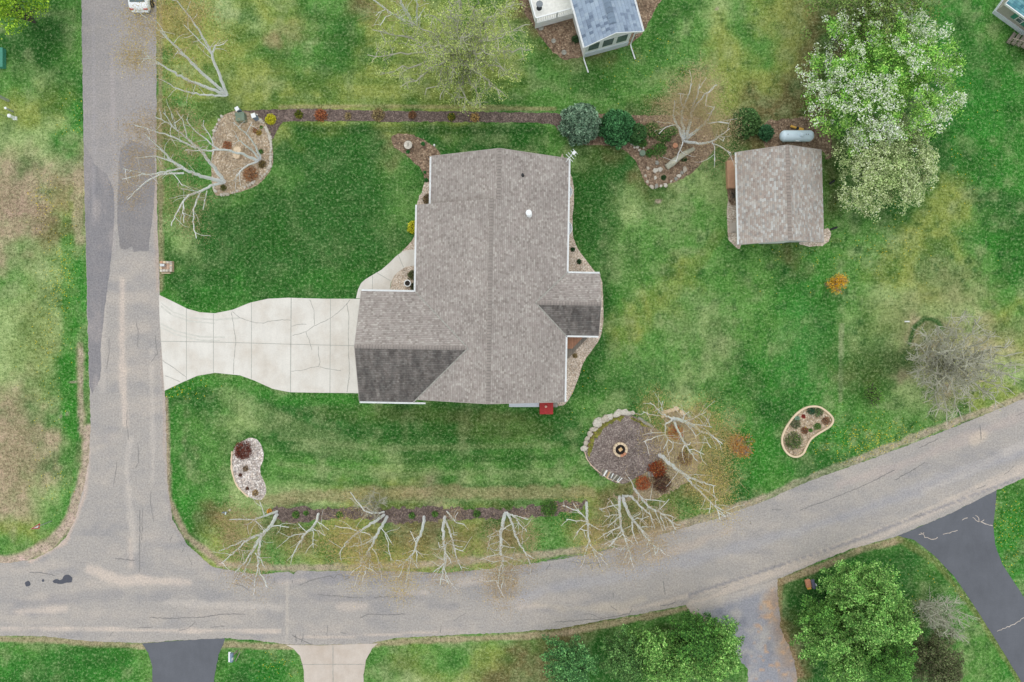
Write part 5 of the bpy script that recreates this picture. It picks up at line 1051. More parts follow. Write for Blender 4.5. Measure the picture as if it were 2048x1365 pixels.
birch((449,365), [([(449,364),(437,348),(420.5,325),(402,302.6),(381.5,283),(363,267.7),(338.5,248),(309.7,233.8)],0,13.2,.17), ([(391.8,296.4),(352.8,275.9),(315.9,264.6),(268.7,250.3)],7.5,13.8,.08), ([(447,365),(424.6,357),(400,351.8),(371,339.5),(354.9,331.3),(322,298.5),(289,267.7)],0,13,.18), ([(371,339.5),(355,327),(328,317),(309.7,312.8),(270.8,316)],7,12,.09),
    ([(367,346.7),(336.4,346.7),(316,350.8),(285,368),(254.4,400)],6.5,11.5,.08), ([(367,336.4),(342.6,339.5),(322,346.7),(291,347.7),(244,359)],7,13,.08), ([(291,347.7),(265,343),(246,337.4)],10.5,13,.04), ([(447,366),(422.6,371),(404,382.6),(379.5,388.7),(367,402),(354.9,421.5),(342.6,452.3)],0,7.5,.13), ([(400,384.6),(387.7,417.4),(385.6,442),(392.8,477)],3.5,7,.07), ([(414,382),(411,400),(406,420)],3.5,6,.04), ([(367,402),(366,420),(368,446)],5,7.5,.04),
    ([(374,276),(369,255),(363,235)],9.5,12,.04), ([(353,257),(347,245),(343,228)],11,13,.035), ([(345,252),(335,238),(327,226)],11.5,13.5,.035), ([(400,385),(380,380),(362,378)],3,6,.035), ([(345,346),(355,358),(364,371)],8,8.5,.035)],
    'large many stemmed white birch in the stone bed, reaching far over the left road', 'birches beside the left road', TW, .9, [(268,260,13,30,1.3),(275,330,12,40,1.4),(300,235,12,28,1),(380,440,6,32,.8),(260,390,11,30,.8)], 1.0)
birch((518,321), [([(517,321),(482,308.7),(461.5,301.5),(437,298.5),(414,301.5),(371,300.5)],0,10.6,.13), ([(437,298.5),(410,278),(387.7,261.5),(373,239)],5,9.5,.07), ([(426.7,290),(420.5,271.8),(408,253),(408,241)],6,8.5,.05), ([(521,319),(512.8,294.4),(494.4,269.7),(482,257.4),(465.6,245)],0,7.5,.1), ([(519,319),(504.6,302.6),(486,288),(469.7,271.8)],0,6,.1), ([(517,322),(496.4,331),(480,341.5),(467.7,362)],0,4,.1), ([(493,270),(497,258),(504,246)],4,5.5,.03), ([(480,341),(481,358),(481,372)],3,3.6,.03), ([(474,348),(472,362),(471,378)],3,3.6,.03), ([(437,298.5),(427,300),(425,312)],5,5.5,.04)],
    'smaller white birch with thin stems at the right side of the stone bed', 'birches beside the left road', TW, .5, [(385,250,9,26,.6),(380,300,10,25,.6)], .8)
birch((1365,283), [([(1366,281),(1359,257.5),(1349,245),(1346.5,225),(1349,202)],0,7,.15), ([(1370,277.5),(1362.7,240),(1366.5,215),(1376.5,190),(1384,167.5)],0,9.5,.14), ([(1372.7,277.5),(1381.5,240),(1384,220),(1394,192.5),(1399,170)],0,9.6,.16), ([(1384,225),(1399,200),(1414,187.5),(1434,170)],5,10.5,.08), ([(1374,277.5),(1394,260),(1409,247.5),(1421.5,230),(1429,212.5)],0,7.5,.16), ([(1369,282.5),(1399,288.7),(1424,282.5),(1439,272.5),(1459,257.5)],0,5.5,.14), ([(1424,287),(1441,293),(1461.5,306)],3,5,.05), ([(1366,284),(1356.5,310),(1351.5,325)],1,2.6,.06),
    ([(1352,250),(1340,253),(1326,256),(1318,268)],3,4.5,.04), ([(1412,247),(1435,245),(1458,247)],5,7,.04), ([(1424,284),(1432,300),(1429,322)],3,4,.035), ([(1440,272),(1450,278),(1446,283)],4,5,.035), ([(1366,215),(1360,200),(1362,187)],6,8,.035)],
    'spreading white birch with a round brown twig crown between the spruces and the shed', 'birches', BRN, 1.5, [(1395,215,6,60,7),(1430,250,5,45,2.5),(1360,200,7,40,2),(1400,170,8,35,2),(1330,230,5,30,.8)], 1.15)
birch((555,1022), [([(554,1030),(542.8,1051),(526.7,1067),(517,1083),(507,1100.9),(492.8,1121.8),(468.7,1146.8)],0,11.5,.17), ([(526.7,1067),(497.7,1078),(475,1099),(442,1127.4)],4,11,.09), ([(520,1070),(497.7,1076.7),(475,1088),(438,1102.5)],4,9.5,.07), ([(523.5,1070),(518.6,1092.8),(515.4,1117),(516,1137.9),(525,1155.6),(535.5,1175.8)],4,13,.11), ([(516,1137.9),(512,1150),(508.5,1168)],10,12.5,.05), ([(501,1117),(492,1135),(481.6,1155.6)],8,11.5,.05), ([(511,1107),(522,1120),(529,1135)],7.5,9.5,.05), ([(504,1100),(485,1101),(475,1099)],6,8,.035),
    ([(554,1023.5),(533,1031.6),(510.6,1039.6),(492.8,1051)],0,6,.12), ([(512,1040),(485,1038),(459,1040)],4.5,7,.05), ([(528,1030),(523,1015),(519.4,1004)],3,4,.04), ([(543,1053),(560,1052),(578,1055)],2.5,3.6,.04), ([(511,1042),(522,1055),(528,1062)],4,5,.035)],
    'largest birch at the left end of the roadside row, its limbs reaching over the junction', 'birches in a row along the lower road', TW, .9, [(470,1045,6,42,2.5),(480,1100,9,40,1.2),(500,1150,12,30,.6)], 1.0)
birch((637,1028), [([(637,1028),(633,1042.8),(625.8,1055.7),(608.9,1068.6),(600.8,1083),(592.7,1097.6),(583,1117.8)],0,9.6,.12), ([(591,1070),(580,1075),(570,1083)],5,8,.05), ([(609,1068),(591,1070)],4,5.4,.06), ([(625.8,1059),(626,1078),(626.6,1096)],3.5,7.5,.04), ([(625.8,1057),(638,1064),(650.7,1071.8)],3,5.5,.04), ([(634,1043),(645,1050),(658,1060)],2,4.5,.04), ([(614,1065),(605,1057),(597,1048)],4,4.6,.035)],
    'smallest single stemmed birch, second from the left in the roadside row', 'birches in a row along the lower road', TW, .35, [(600,1090,7,30,.4)], .8)
birch((775,1024), [([(768,1030),(758.7,1038),(720,1062),(700.7,1076.7),(687.8,1091),(678,1109)],0,12,.14), ([(774,1034),(763,1054),(753,1071.8),(742.6,1092.8),(733,1109),(718.4,1134.7)],0,12.6,.15), ([(736,1105),(733,1125),(731,1149)],9,13,.045), ([(739,1105),(742,1125),(745.8,1146)],9,13,.045), ([(745,1098),(754,1108),(758.7,1128)],8.5,11.5,.045), ([(735,1108),(725,1118),(716,1130)],9.5,12,.04), ([(753,1071),(738,1083),(720,1091),(697,1094)],5,10,.06), ([(735,1106),(740,1125),(738,1140)],9,13,.04),
    ([(768,1024),(745,1028),(733,1024),(715,1005),(700.7,985)],0,4.5,.09), ([(740,1070),(705,1060),(670,1052)],6,8,.045), ([(762,1056),(772,1068),(783,1086)],4,6,.035), ([(770,1068),(775,1085),(782,1122)],5,8,.035)],
    'bushy twin stemmed birch beside a grey shrub, third from left in the roadside row', 'birches in a row along the lower road', GOLD, 1.0, [(675,1085,9,32,2.5),(735,1130,11,45,3.0),(690,1050,5,30,.7)], 1.05)
birch((848,1032), [([(848,1034),(845,1060.6),(832,1086),(831,1099),(821,1113.7),(808,1125),(796.7,1134.7)],0,12.6,.14), ([(821,1115),(817.7,1141),(811,1163.7)],9,13.5,.06), ([(822.5,1116),(829,1128),(835,1137)],9,11,.05), ([(832,1102.5),(834,1115),(833.8,1131.5)],8,10.5,.045), ([(808,1125),(805,1140),(797,1155)],11,13.5,.04), ([(832,1086),(826,1076),(821,1063)],6,6.5,.035), ([(806,1124),(798,1122),(790,1121)],11,12,.035)],
    'single curved birch, fourth from the left in the roadside row', 'birches in a row along the lower road', GOLD, .8, [(800,1150,12,38,2.2),(810,1175,13,28,1)], 1.0)
birch((891,1031), [([(890,1034),(886.5,1055),(887,1076.7),(889.4,1096),(889.4,1125),(885.4,1141),(881.3,1171.7)],0,14.5,.15), ([(887,1134.7),(891,1150),(898,1168.5)],11,14,.05), ([(887,1128),(876,1138),(866,1146)],10.5,12.5,.05), ([(890,1105),(899,1117),(902,1128)],8.5,10.5,.05), ([(891.8,1042.8),(901.5,1070),(909.5,1097.6),(911,1113.7),(924,1139.5)],0,12,.1), ([(889,1092),(896,1086),(901,1082)],6,5,.04), ([(888,1093),(879,1097),(877,1085)],6,7,.04), ([(893.4,1023.5),(904.7,1036.4),(911,1046),(928.9,1049)],0,4.5,.07), ([(909.5,1042.8),(911,1032),(916,1025)],3,4,.035), ([(909,1097),(918,1100),(927,1103)],8,9,.035), ([(908,1090),(915,1092),(925,1094)],7.5,8.5,.03), ([(906,1070),(914,1070)],5.5,6,.03)],
    'twin stemmed birch with a low tangle at its foot, fifth from left along the road', 'birches in a row along the lower road', TW, .7, [(925,1125,11,24,1),(880,1160,13,30,.6),(905,1020,4,26,.6)], .95)
birch((1011,1025), [([(1011,1027),(1004.6,1049),(1000.6,1070),(1001.4,1096),(1004.6,1117),(1006,1141),(1003,1176.6)],0,15.5,.18), ([(1003,1130),(998,1150),(995.7,1173)],12,15,.06), ([(1014,1026.7),(1024,1044.5),(1030.4,1068.6),(1040,1089.6),(1051,1107),(1061,1129.9)],0,12.6,.12), ([(1051,1107),(1058,1111),(1068,1117)],10.5,11.5,.04), ([(1014,1025),(1030,1034.8),(1040,1049),(1053,1063.8)],0,7,.09), ([(1024,1030),(1040,1033),(1056,1039.6)],3,5,.04), ([(1005,1061),(1016,1053),(1024,1048)],4,4.6,.04)]
    + [([(1001+dx0, y0), (1001+dx0+sx*12, y0+4), (1001+dx0+sx*random.uniform(20,32), y0+random.uniform(-4, 14))], z0, z0+1.8, .03) for (dx0, y0, sx, z0) in ((0,1062,-1,4),(-1,1070,-1,4.6),(0,1082,-1,6),(0,1090,1,7),(1,1100,-1,8),(3,1108,-1,9),(4,1112,1,9.5),(4,1120,-1,10),(5,1122,1,10.4),(5,1130,-1,11),(5,1138,1,11.6),(5,1146,-1,12.4),(4,1152,1,13),(3,1158,-1,13.6))],
    'tallest roadside birch, short side twigs all along its trunk, sixth from the left', 'birches in a row along the lower road', TW, 1.0, [(1000,1175,14,40,2.2),(1010,1150,13,36,1.2),(1060,1080,8,28,.8),(985,1070,5,30,.8)], 1.0)
birch((1173,1004), [([(1173,1006),(1174,1037),(1176,1050),(1175.5,1064.7),(1178,1084),(1182.8,1093.7),(1194,1113)],0,13,.14), ([(1178,1084),(1172,1098),(1168,1113)],9.5,12,.05), ([(1183,1094),(1195,1104),(1205,1111)],11,12.5,.04), ([(1173,1040.6),(1165,1029),(1145,1018),(1124.8,1011.6)],5,8,.05), ([(1174,1043),(1155,1042),(1132.8,1039)],5,7.5,.05), ([(1178,1048),(1190,1055),(1199,1060),(1207,1060.7)],5,7,.05), ([(1174,1047),(1162,1057),(1152,1067)],5.5,7,.04), ([(1174,1062),(1166,1060),(1160,1057)],7,7.6,.035), ([(1165,1030),(1155,1020),(1147,1008)],6,7,.04), ([(1184,1095),(1187,1104),(1193,1115)],11,13,.035)],
    'single straight birch with level side branches, seventh from the left in the roadside row', 'birches in a row along the lower road', GOLD, .65, [(1190,1060,7,26,1.2),(1180,1100,12,26,.6)], .9)
birch((1241,991), [([(1239,994),(1238.4,1016.4),(1240.8,1040.6),(1242.4,1056.7),(1248.9,1072.8),(1257,1095),(1263.4,1119.5)],0,14.2,.14), ([(1245.6,996),(1261.8,1035.7),(1277.9,1055),(1292.4,1076),(1308.5,1093.7),(1326,1102.6)],0,14.8,.16), ([(1308.5,1093.7),(1310,1102),(1312.5,1111.5)],13.5,15,.05), ([(1265,1042),(1266.6,1071),(1276,1090.5)],6,10.5,.07), ([(1245.6,992),(1260,991),(1282.7,1014.8),(1302,1031),(1310,1058)],0,9,.12)]
    + [([(x0, y0), (x0+dx*.5, y0+dy*.4), (x0+dx, y0+dy)], z0, z0+2, .04) for (x0, y0, dx, dy, z0) in ((1238,1010,-40,9,3),(1238,1022,-22,-24,4),(1239,1030,-30,2,5),(1240,1033,-25,22,5),(1242,1052,-30,22,7),(1242,1055,-36,14,7),(1244,1062,-22,30,8),(1246,1068,-28,26,8.5),(1250,1076,20,16,9),(1255,1090,-14,12,11),(1258,1097,-12,2,11.5),(1262,1037,20,-12,5),(1268,1040,30,-7,5.5),(1280,1055,14,-2,7.5),(1285,1060,12,16,8),(1300,1080,-5,12,11))],
    'broad fan shaped twin birch, eighth in the roadside row, below the fire pit', 'birches in a row along the lower road', TW, .8, [(1262,1110,13,34,1.6),(1310,1095,14,32,1),(1250,1040,7,40,1)], 1.0)
birch((1268,978), [([(1268,978),(1284,998.7),(1298.8,1014.8),(1318,1024.5),(1335.9,1037),(1352,1050),(1361.7,1050)],0,12,.12), ([(1321,1027.7),(1326,1043),(1331,1060)],8,10.5,.05), ([(1338,1040),(1345,1050),(1352,1060)],10,12,.04), ([(1310,1022),(1320,1045),(1326,1062)],7.5,10,.04), ([(1323,1028),(1340,1030),(1352,1037)],8.5,10,.04), ([(1285,998),(1310,1001),(1330,1004)],3.5,6,.04), ([(1320,1018),(1329,1009),(1338,999)],7,8,.035), ([(1277,990),(1276,1003)],2,3,.035), ([(1268,978),(1262,960),(1257,955)],1,2.4,.04)],
    'slanting birch at the right end of the roadside row, beside the rust red shrubs', 'birches in a row along the lower road', TW, .6, [(1340,1045,10,34,1),(1285,985,3,28,.8)], .95)
birch((1346,838), [([(1345.7,837),(1366.7,842.9),(1382,848.6),(1401,863.8),(1418,867.6),(1444.8,888.6)],0,13,.17), ([(1374,841),(1393,835),(1412,823.8)],5,9,.06), ([(1382,848.6),(1404.8,850.5),(1423.8,855)],6,11,.06), ([(1376,850.5),(1385,862),(1393,873)],5.5,8.5,.05), ([(1408.6,873),(1416,885),(1422,896)],9,12,.04), ([(1347.6,842.9),(1357,862),(1368.6,886.7),(1378,902),(1395,922.9)],0,11,.12), ([(1376,900),(1391,900),(1408.6,909.5)],8.5,10.5,.045), ([(1370,892),(1378,890),(1381,885)],7.5,8,.035), ([(1369,891),(1364,898),(1364,905)],7.5,8,.035),
    ([(1345.7,838),(1330,850),(1330,869),(1336,879)],0,7,.1), ([(1330,869),(1310,875),(1288,884)],5,7.5,.04), ([(1336,879),(1333,892),(1327,898)],6.5,8,.04), ([(1336,879),(1350,893),(1346,896)],6.5,8,.035), ([(1345.7,837),(1322.8,829.5),(1312,815),(1300,805)],0,5.5,.08), ([(1322.8,829),(1324,815),(1325,803)],3,4.5,.035), ([(1320,832),(1300,829),(1286,824)],3,5,.035), ([(1366,842),(1370,830),(1378,824)],4,5,.035), ([(1379,845),(1379,833),(1378,822)],5,6.5,.03), ([(1330,866),(1315,866),(1300,864)],5,7,.03)],
    'many stemmed birch clump to the right of the fire pit, above the tan stones', 'birches right of the fire pit', GOLD, .9, [(1440,860,10,40,2.4),(1400,830,8,36,1.4),(1310,810,4,34,1.6),(1420,920,10,45,2.2),(1330,880,6,36,1.5),(1460,890,10,30,1)], 1.1)
birch((1319,909), [([(1319,910.5),(1336,922.9),(1351.4,938),(1366.7,947.6),(1389.5,961),(1410.5,966.7),(1431,972)],0,13.6,.19), ([(1366.7,949.5),(1387.6,970.5),(1408.6,991),(1422,1006.7),(1433,1016),(1452,1035)],5.5,16,.1), ([(1391,968.6),(1410,980),(1427.6,992)],8,12.5,.05), ([(1433,1014),(1450,1022),(1464,1029)],14,16,.04), ([(1433,1016),(1437,1027),(1440,1040)],14.5,16,.035), ([(1384,950),(1400,950),(1412,951)],7,9,.035), ([(1421,1006),(1420,1018),(1418,1026)],13,14,.03)],
    'long leaning birch below the fire pit birch clump, its tip reaching the road edge', 'birches right of the fire pit', GOLD, .9, [(1440,975,12,34,3.0),(1430,940,10,34,1.6),(1400,980,9,30,1)], 1.05)
birch((829,50), [([(827,50),(804.5,10),(795,-8),(785,-30)],0,11,.17), ([(809.5,42.5),(782,27.5),(759.5,10),(744,-5),(725,-25)],1,10.5,.11), ([(834,47),(834,15),(834,-12)],0,8,.11), ([(783,30),(770,35),(760,52)],4,5,.04), ([(834,40),(845,25),(850,15)],3,5,.05), ([(770,20),(758,25),(752,32)],6,7,.03)],
    'pale stemmed birch at the top edge behind the big leafing tree', 'birches', [C(150,150,80), C(120,125,70), C(170,165,90)], .6, [(760,10,9,34,1)], 1.0)

# ---- broadleaf trees: limbs plus leaf clumps
def limb_tree(bw, tops, r0, mat, parent, sub=6, rmin=.012, wob=.12, sub_len=1.6, tips=None, sub2=2):
    """limbs from the base to each top point (world), with sub branches; returns tip points"""
    polys = []; tips = []
    for tp in tops:
        tp = np.array(tp); L = np.linalg.norm(tp-bw); n = max(5, int(L/.6)); t = np.linspace(0, 1, n)[:, None]
        mid = bw*(1-t)+tp*t; mid[:, 2] = bw[2]+(tp[2]-bw[2])*(t[:, 0]**.8); h = np.linalg.norm((tp-bw)[:2]); mid[:, :2] = bw[:2]+(tp-bw)[:2]*(t**1.25); mid[1:-1] += RNG.normal(0, wob, mid[1:-1].shape)
        polys.append((mid-bw, np.linspace(r0*RNG.uniform(.5, .9), .03, n)))
        for k in range(sub):
            i = RNG.integers(n//3, n-1); p = mid[i]; d = (mid[i+1]-mid[i]); d /= np.linalg.norm(d); v = RNG.normal(size=3); v[2] *= .5; v /= np.linalg.norm(v)
            dr = d*.6+v*.9; dr[2] += .12; dr /= np.linalg.norm(dr); ln = RNG.uniform(.5, 1)*sub_len*(1.3-i/n); q = [p]
            for s in range(5): dr = dr+RNG.normal(0, .2, 3); dr /= np.linalg.norm(dr); q.append(q[-1]+dr*ln/5)
            q = np.array(q); polys.append((q-bw, np.linspace(.035, rmin, 6))); tips += [q[-1], q[-2], q[3]]
            for _ in range(sub2):
                j = RNG.integers(1, 5); v = RNG.normal(size=3)*.5+dr*.6; v /= np.linalg.norm(v); e = q[j]+v*ln*.55; m_ = (q[j]+e)/2+RNG.normal(0, .05, 3)
                polys.append((np.array([q[j], m_, e])-bw, np.array([.018, rmin, rmin*.7]))); tips += [e]
        tips.append(mid[-1])
    tubes('trunk', polys, M[mat], parent); return np.array(tips)
def puff_crown(name, cs, rs, per, size, cols, parent, bw, up=.35, flat=.8, tone=.18, w=None, shell=.55):
    """cs (n,3) clump centres, rs radii: leaves gather in clumps"""
    n = len(cs); V = RNG.normal(size=(n, per, 3)); V /= np.linalg.norm(V, axis=2)[:, :, None]; V[:, :, 2] = np.where(V[:, :, 2] < -.35, -V[:, :, 2], V[:, :, 2])
    rr_ = RNG.uniform(shell, 1.08, (n, per, 1)); pp = cs[:, None, :]+V*rr_*np.asarray(rs)[:, None, None]*np.array([1, 1, flat]); tn = RNG.uniform(1-tone, 1+tone, n)
    c = pick(cols, n*per, w).reshape(n, per, 3)*tn[:, None, None]
    return flakes(name, (pp-bw).reshape(-1, 3), size, c.reshape(-1, 3), parent, up=up, asp=1.25, nrm=(V*.6+np.array([0, 0, .6])).reshape(-1, 3))
def dome(c, rx, ry, rz, n, u0=.75, low=-.15, lump=.22, seed=0):
    """points on a lumpy dome"""
    out = []; k = 0
    while len(out) < n:
        v = RNG.normal(size=3); v /= np.linalg.norm(v)
        if v[2] < low: continue
        l_ = 1+lump*2*(mnoise.noise(Vector(v*2.2)+Vector((seed*3.1, 0, 0))))
        out.append(np.array(c)+v*np.array([rx, ry, rz])*RNG.uniform(u0, 1.0)*l_)
    return np.array(out)
# big leafing tree at the top
b = P(925, 120, 0); bw = np.array(b); root = empty('leafing_tree', b, 0, 'big tree with bare grey limbs and sparse yellow green new leaves at the top centre', 'tree')
tp = []
for (px_, py_, z) in ((735,110,6),(745,60,7),(760,150,5),(800,175,4.5),(850,190,4),(880,200,3.5),(930,222,3.2),(960,215,3.6),(1000,190,4.5),(1040,150,5.5),(1065,100,6.5),(1060,50,8),(1000,20,9),(960,-10,10),(900,0,11),(860,20,10),(820,90,8),(790,30,8),(870,110,8),(930,70,9),(980,110,7.5),(1010,70,9),(900,150,5.5),(850,140,6.5),(960,160,5.5),(920,-30,11),(1030,0,10)): tp.append(P(px_, py_, z))
tips = limb_tree(bw, tp, .22, 'barkpale', root, sub=14, sub_len=2.2, rmin=.018, sub2=3)
pp = np.repeat(tips, 10, 0)+RNG.normal(0, .2, (len(tips)*10, 3)); flakes('crown', pp-bw, .085, pick([C(190,206,116), C(166,188,100), C(212,222,140), C(140,164,92)], len(pp)), root, up=.45)
# white flowering trees
def flower_tree(base, c, rad, n, label, cols, w, per=95, seed=1, bc=None):
    b = P(*base, 0); bw = np.array(b); root = empty('flowering_tree', b, 0, label, 'flowering tree', 'white flowering trees'); cw = np.array(P(*c))
    cs = dome(cw, rad[0], rad[1], rad[2], n, .35, -.2, .12, seed); tips = limb_tree(bw, cs[::max(1, n//14)], .14, 'bark', root, sub=7, sub_len=1.2)
    sg = 1 if 0 else None; puff_crown('crown', cs, RNG.uniform(.4, .85, n), int(per*1.2), .12, cols, root, bw, up=.35, tone=.34, shell=.2)
    # blossom gathers in patches over the crown
    bl = dome(cw, rad[0]*1.06, rad[1]*1.06, rad[2]*1.08, n*4, .72, -.15, .14, seed); f_ = np.array([mnoise.noise(Vector(q*.5)+Vector((seed*9.0, 0, 0)))+.5*mnoise.noise(Vector(q*1.6)) for q in bl]); sel = bl[f_ > w]; m_ = len(sel)
    puff_crown('blossom', sel, RNG.uniform(.18, .5, m_), int(per*.36), .11, bc or [C(222,230,208), C(200,214,176), C(240,243,232), C(178,204,140), C(160,194,112)], root, bw, up=.5, tone=.12, shell=.8); return root
LG_ = [C(150,204,88), C(124,184,76), C(176,216,112), C(106,160,66)]
flower_tree((1701,205), (1755,165,4.2), (6.3,5.7,3.4), 340, 'largest tree in white blossom, bright green beneath, up and right of the propane tank', LG_, .06, seed=1)
flower_tree((1728,352), (1768,332,3.0), (4.0,3.9,2.4), 190, 'smaller pale blossoming tree directly right of the shed', [C(184,202,140), C(164,186,122), C(204,216,162), C(146,170,108)], .0, seed=4, bc=[C(200,212,160), C(214,222,182), C(184,200,140), C(166,188,120)])
# dense trees
def leaf_tree(name, base, c, rad, n, label, cols, cat='tree', group=None, per=90, size=.13, cr=(.45, .9), u0=.45, bark='barkdark', up=.3, tone=.28, seed=3, low=-.15, lump=.25, flat=.8, sub=5):
    b = P(*base, 0); bw = np.array(b); root = empty(name, b, 0, label, cat, group); cw = np.array(P(*c)); cs = dome(cw, rad[0], rad[1], rad[2], n, u0, low, lump, seed)
    limb_tree(bw, cs[::max(1, n//12)], .12 if rad[0] > 1.5 else .05, bark, root, sub=sub, sub_len=max(.4, rad[0]*.35)); puff_crown('crown', cs, RNG.uniform(*cr, n), per, size, cols, root, bw, up=up, tone=tone, flat=flat); return root
leaf_tree('cedar_tree', (1668,82), (1735,18,4.5), (5.0,4.0,3.4), 150, 'dark olive green bushy tree at the top edge behind the big blossoming tree', [C(122,150,76), C(98,126,64), C(146,172,92), C(120,124,84)], seed=8, u0=.3, lump=.45, per=80)
leaf_tree('lime_tree', (70,45), (28,2,4), (3.3,3.1,2.6), 90, 'bright lime green tree in the top left corner', [C(150,190,52), C(126,168,46), C(172,206,70), C(108,150,48)], seed=2, per=80)
GP = [C(136,186,94), C(112,166,80), C(168,210,120), C(84,134,64)]
def pine(base, top, h, r, n, label, cols=GP, group='bushy green trees below the lower road', seed=1, per=52, size=.13, crad=.5, zlo=1.0, name='pine_tree', power=.8):
    n = int(n*1.45); crad *= .8; size *= .9
    """plumes on upswept boughs around a leader"""
    b = P(*base, 0); bw = np.array(b); t_ = np.array(P(*top, h)); root = empty(name, b, 0, label, 'tree', group); cs = []; rs = []; polys = [(np.array([bw, (bw+t_)/2, t_])-bw, np.array([.16, .1, .03]))]
    for k in range(n):
        f = (k+.5)/n; z = zlo+(h-zlo)*f**.85; ax = bw+(t_-bw)*(z/h); R_ = r*(1-f**1.25)**power*RNG.uniform(.8, 1.18)+.15; a = k*2.39996+RNG.uniform(-.3, .3); d = np.array([math.cos(a), math.sin(a), 0])
        e = ax+d*R_+np.array([0, 0, R_*.34]); polys.append((np.array([ax, (ax+e)/2-[0, 0, .08], e])-bw, np.array([.04, .03, .015]))); m_ = max(2, int(R_/.34))
        for j in range(m_):
            g_ = (j+1)/m_; q = ax+(e-ax)*g_+RNG.normal(0, .1, 3); cs.append(q); rs.append(crad*(.75+.35*math.sin(g_*2.6))*RNG.uniform(.7, 1.15))
    cs.append(t_); rs.append(.35); tubes('trunk', polys, M['barkdark'], root); puff_crown('crown', np.array(cs), np.array(rs), per, size, cols, root, bw, up=.4, tone=.42, flat=.75, shell=.4); return root
pine((1672,1158), (1720,1192), 7.0, 2.0, 42, 'bushy green tree at the top of the lower right clump, nearest the road', seed=1)
pine((1708,1158), (1776,1205), 7.2, 2.4, 50, 'bushy green tree at the upper right of the lower right clump', seed=2)
pine((1625,1215), (1652,1243), 5.5, 1.6, 30, 'lighter green tree at the left side of the lower right clump', [C(112,164,74), C(92,146,66), C(132,182,90), C(76,122,58)], seed=3)
pine((1690,1205), (1762,1262), 8.5, 2.8, 60, 'tallest bushy green tree in the middle of the lower right clump', seed=4)
pine((1725,1200), (1820,1265), 8.0, 2.2, 46, 'bushy green tree at the right side of the lower right clump beside the grey bush', seed=5)
pine((1620,1245), (1672,1302), 7.0, 2.2, 42, 'bushy green tree at the lower left of the lower right clump', seed=6)
pine((1730,1265), (1800,1345), 7.5, 2.6, 50, 'bushy light green tree cut by the bottom edge, beside the dark olive tree', [C(104,158,70), C(86,138,62), C(126,176,86), C(70,114,54)], seed=7)
pine((1660,1280), (1715,1352), 6.5, 2.2, 40, 'bushy green tree cut by the bottom edge at the foot of the lower right clump', seed=8)
pine((1372,1262), (1408,1300), 6.5, 2.4, 54, 'bushy green tree left of the gravel driveway, the nearest of them to the road', [C(96,150,66), C(76,128,58), C(118,168,82), C(60,104,50)], seed=9)
pine((1400,1290), (1446,1335), 6.5, 2.3, 50, 'bushy green tree overhanging the left edge of the gravel driveway at the bottom', seed=10)
pine((1292,1280), (1312,1308), 5.0, 1.8, 34, 'slim green tree left of the bushy pair by the gravel driveway', seed=11)
pine((1315,1310), (1345,1355), 5.5, 2.3, 34, 'green tree cut by the bottom edge between the slim tree and the gravel driveway', seed=12)
pine((1130,1300), (1143,1345), 5.0, 2.2, 44, 'dark green tree at the bottom edge below the road, leftmost of the bushy green trees', [C(104,158,92), C(84,136,78), C(126,178,108), C(62,108,64)], seed=13)
pine((1820,1280), (1905,1350), 5.0, 2.4, 60, 'dark olive tree at the bottom edge beside the dark driveway', [C(104,116,76), C(84,96,62), C(124,136,92), C(110,104,82)], seed=14, per=70, size=.1, name='juniper_tree')
# spruces
def spruce(base, top, h, r, n, label, cols, seed, name='spruce_tree', group='spruces behind the house', tuft=.34):
    b = P(*base, 0); bw = np.array(b); t_ = np.array(P(*top, h)); root = empty(name, b, 0, label, 'spruce tree', group); polys = [(np.array([bw, (bw+t_)/2, t_])-bw, np.array([.12, .08, .02]))]; L_ = []; Nn = []; Cc = []
    for k in range(n):
        f = (k+.5)/n; z = .25+(h-.3)*f; ax = bw+(t_-bw)*(z/h); R_ = r*(1-f)**.62*RNG.uniform(.86, 1.08)+.05; a = k*2.39996+RNG.uniform(-.2, .2); d = np.array([math.cos(a), math.sin(a), 0]); sd = np.array([-d[1], d[0], 0])
        e = ax+d*R_+np.array([0, 0, .12*R_-.0]); polys.append((np.array([ax, (ax+e)/2-[0, 0, .05], e])-bw, np.array([.03, .02, .01]))); m_ = int(26+60*R_); t = RNG.uniform(.25, 1.02, m_)**.7; wv = .30*np.sin(np.clip(t, 0, 1)*2.7)+.05
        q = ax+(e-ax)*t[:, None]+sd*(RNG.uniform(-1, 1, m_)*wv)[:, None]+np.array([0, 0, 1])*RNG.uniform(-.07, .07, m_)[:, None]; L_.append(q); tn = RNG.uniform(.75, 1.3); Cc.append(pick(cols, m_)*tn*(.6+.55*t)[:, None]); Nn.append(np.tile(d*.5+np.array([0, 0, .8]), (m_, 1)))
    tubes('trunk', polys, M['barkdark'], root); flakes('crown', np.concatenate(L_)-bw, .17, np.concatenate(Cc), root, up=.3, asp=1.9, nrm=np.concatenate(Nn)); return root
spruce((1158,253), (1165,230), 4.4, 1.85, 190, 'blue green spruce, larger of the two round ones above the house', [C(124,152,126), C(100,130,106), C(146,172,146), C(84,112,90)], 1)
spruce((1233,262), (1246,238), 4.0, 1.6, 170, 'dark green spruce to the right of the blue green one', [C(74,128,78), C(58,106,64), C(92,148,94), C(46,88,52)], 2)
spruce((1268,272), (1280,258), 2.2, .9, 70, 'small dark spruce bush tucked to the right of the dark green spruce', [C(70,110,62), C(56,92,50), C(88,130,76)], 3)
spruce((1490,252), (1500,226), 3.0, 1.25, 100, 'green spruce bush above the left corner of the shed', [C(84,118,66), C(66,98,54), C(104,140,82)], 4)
spruce((1528,268), (1536,262), 1.4, .65, 60, 'small dark green spruce bush between the shed and the propane tank', [C(64,110,72), C(50,90,58), C(82,130,88)], 5)
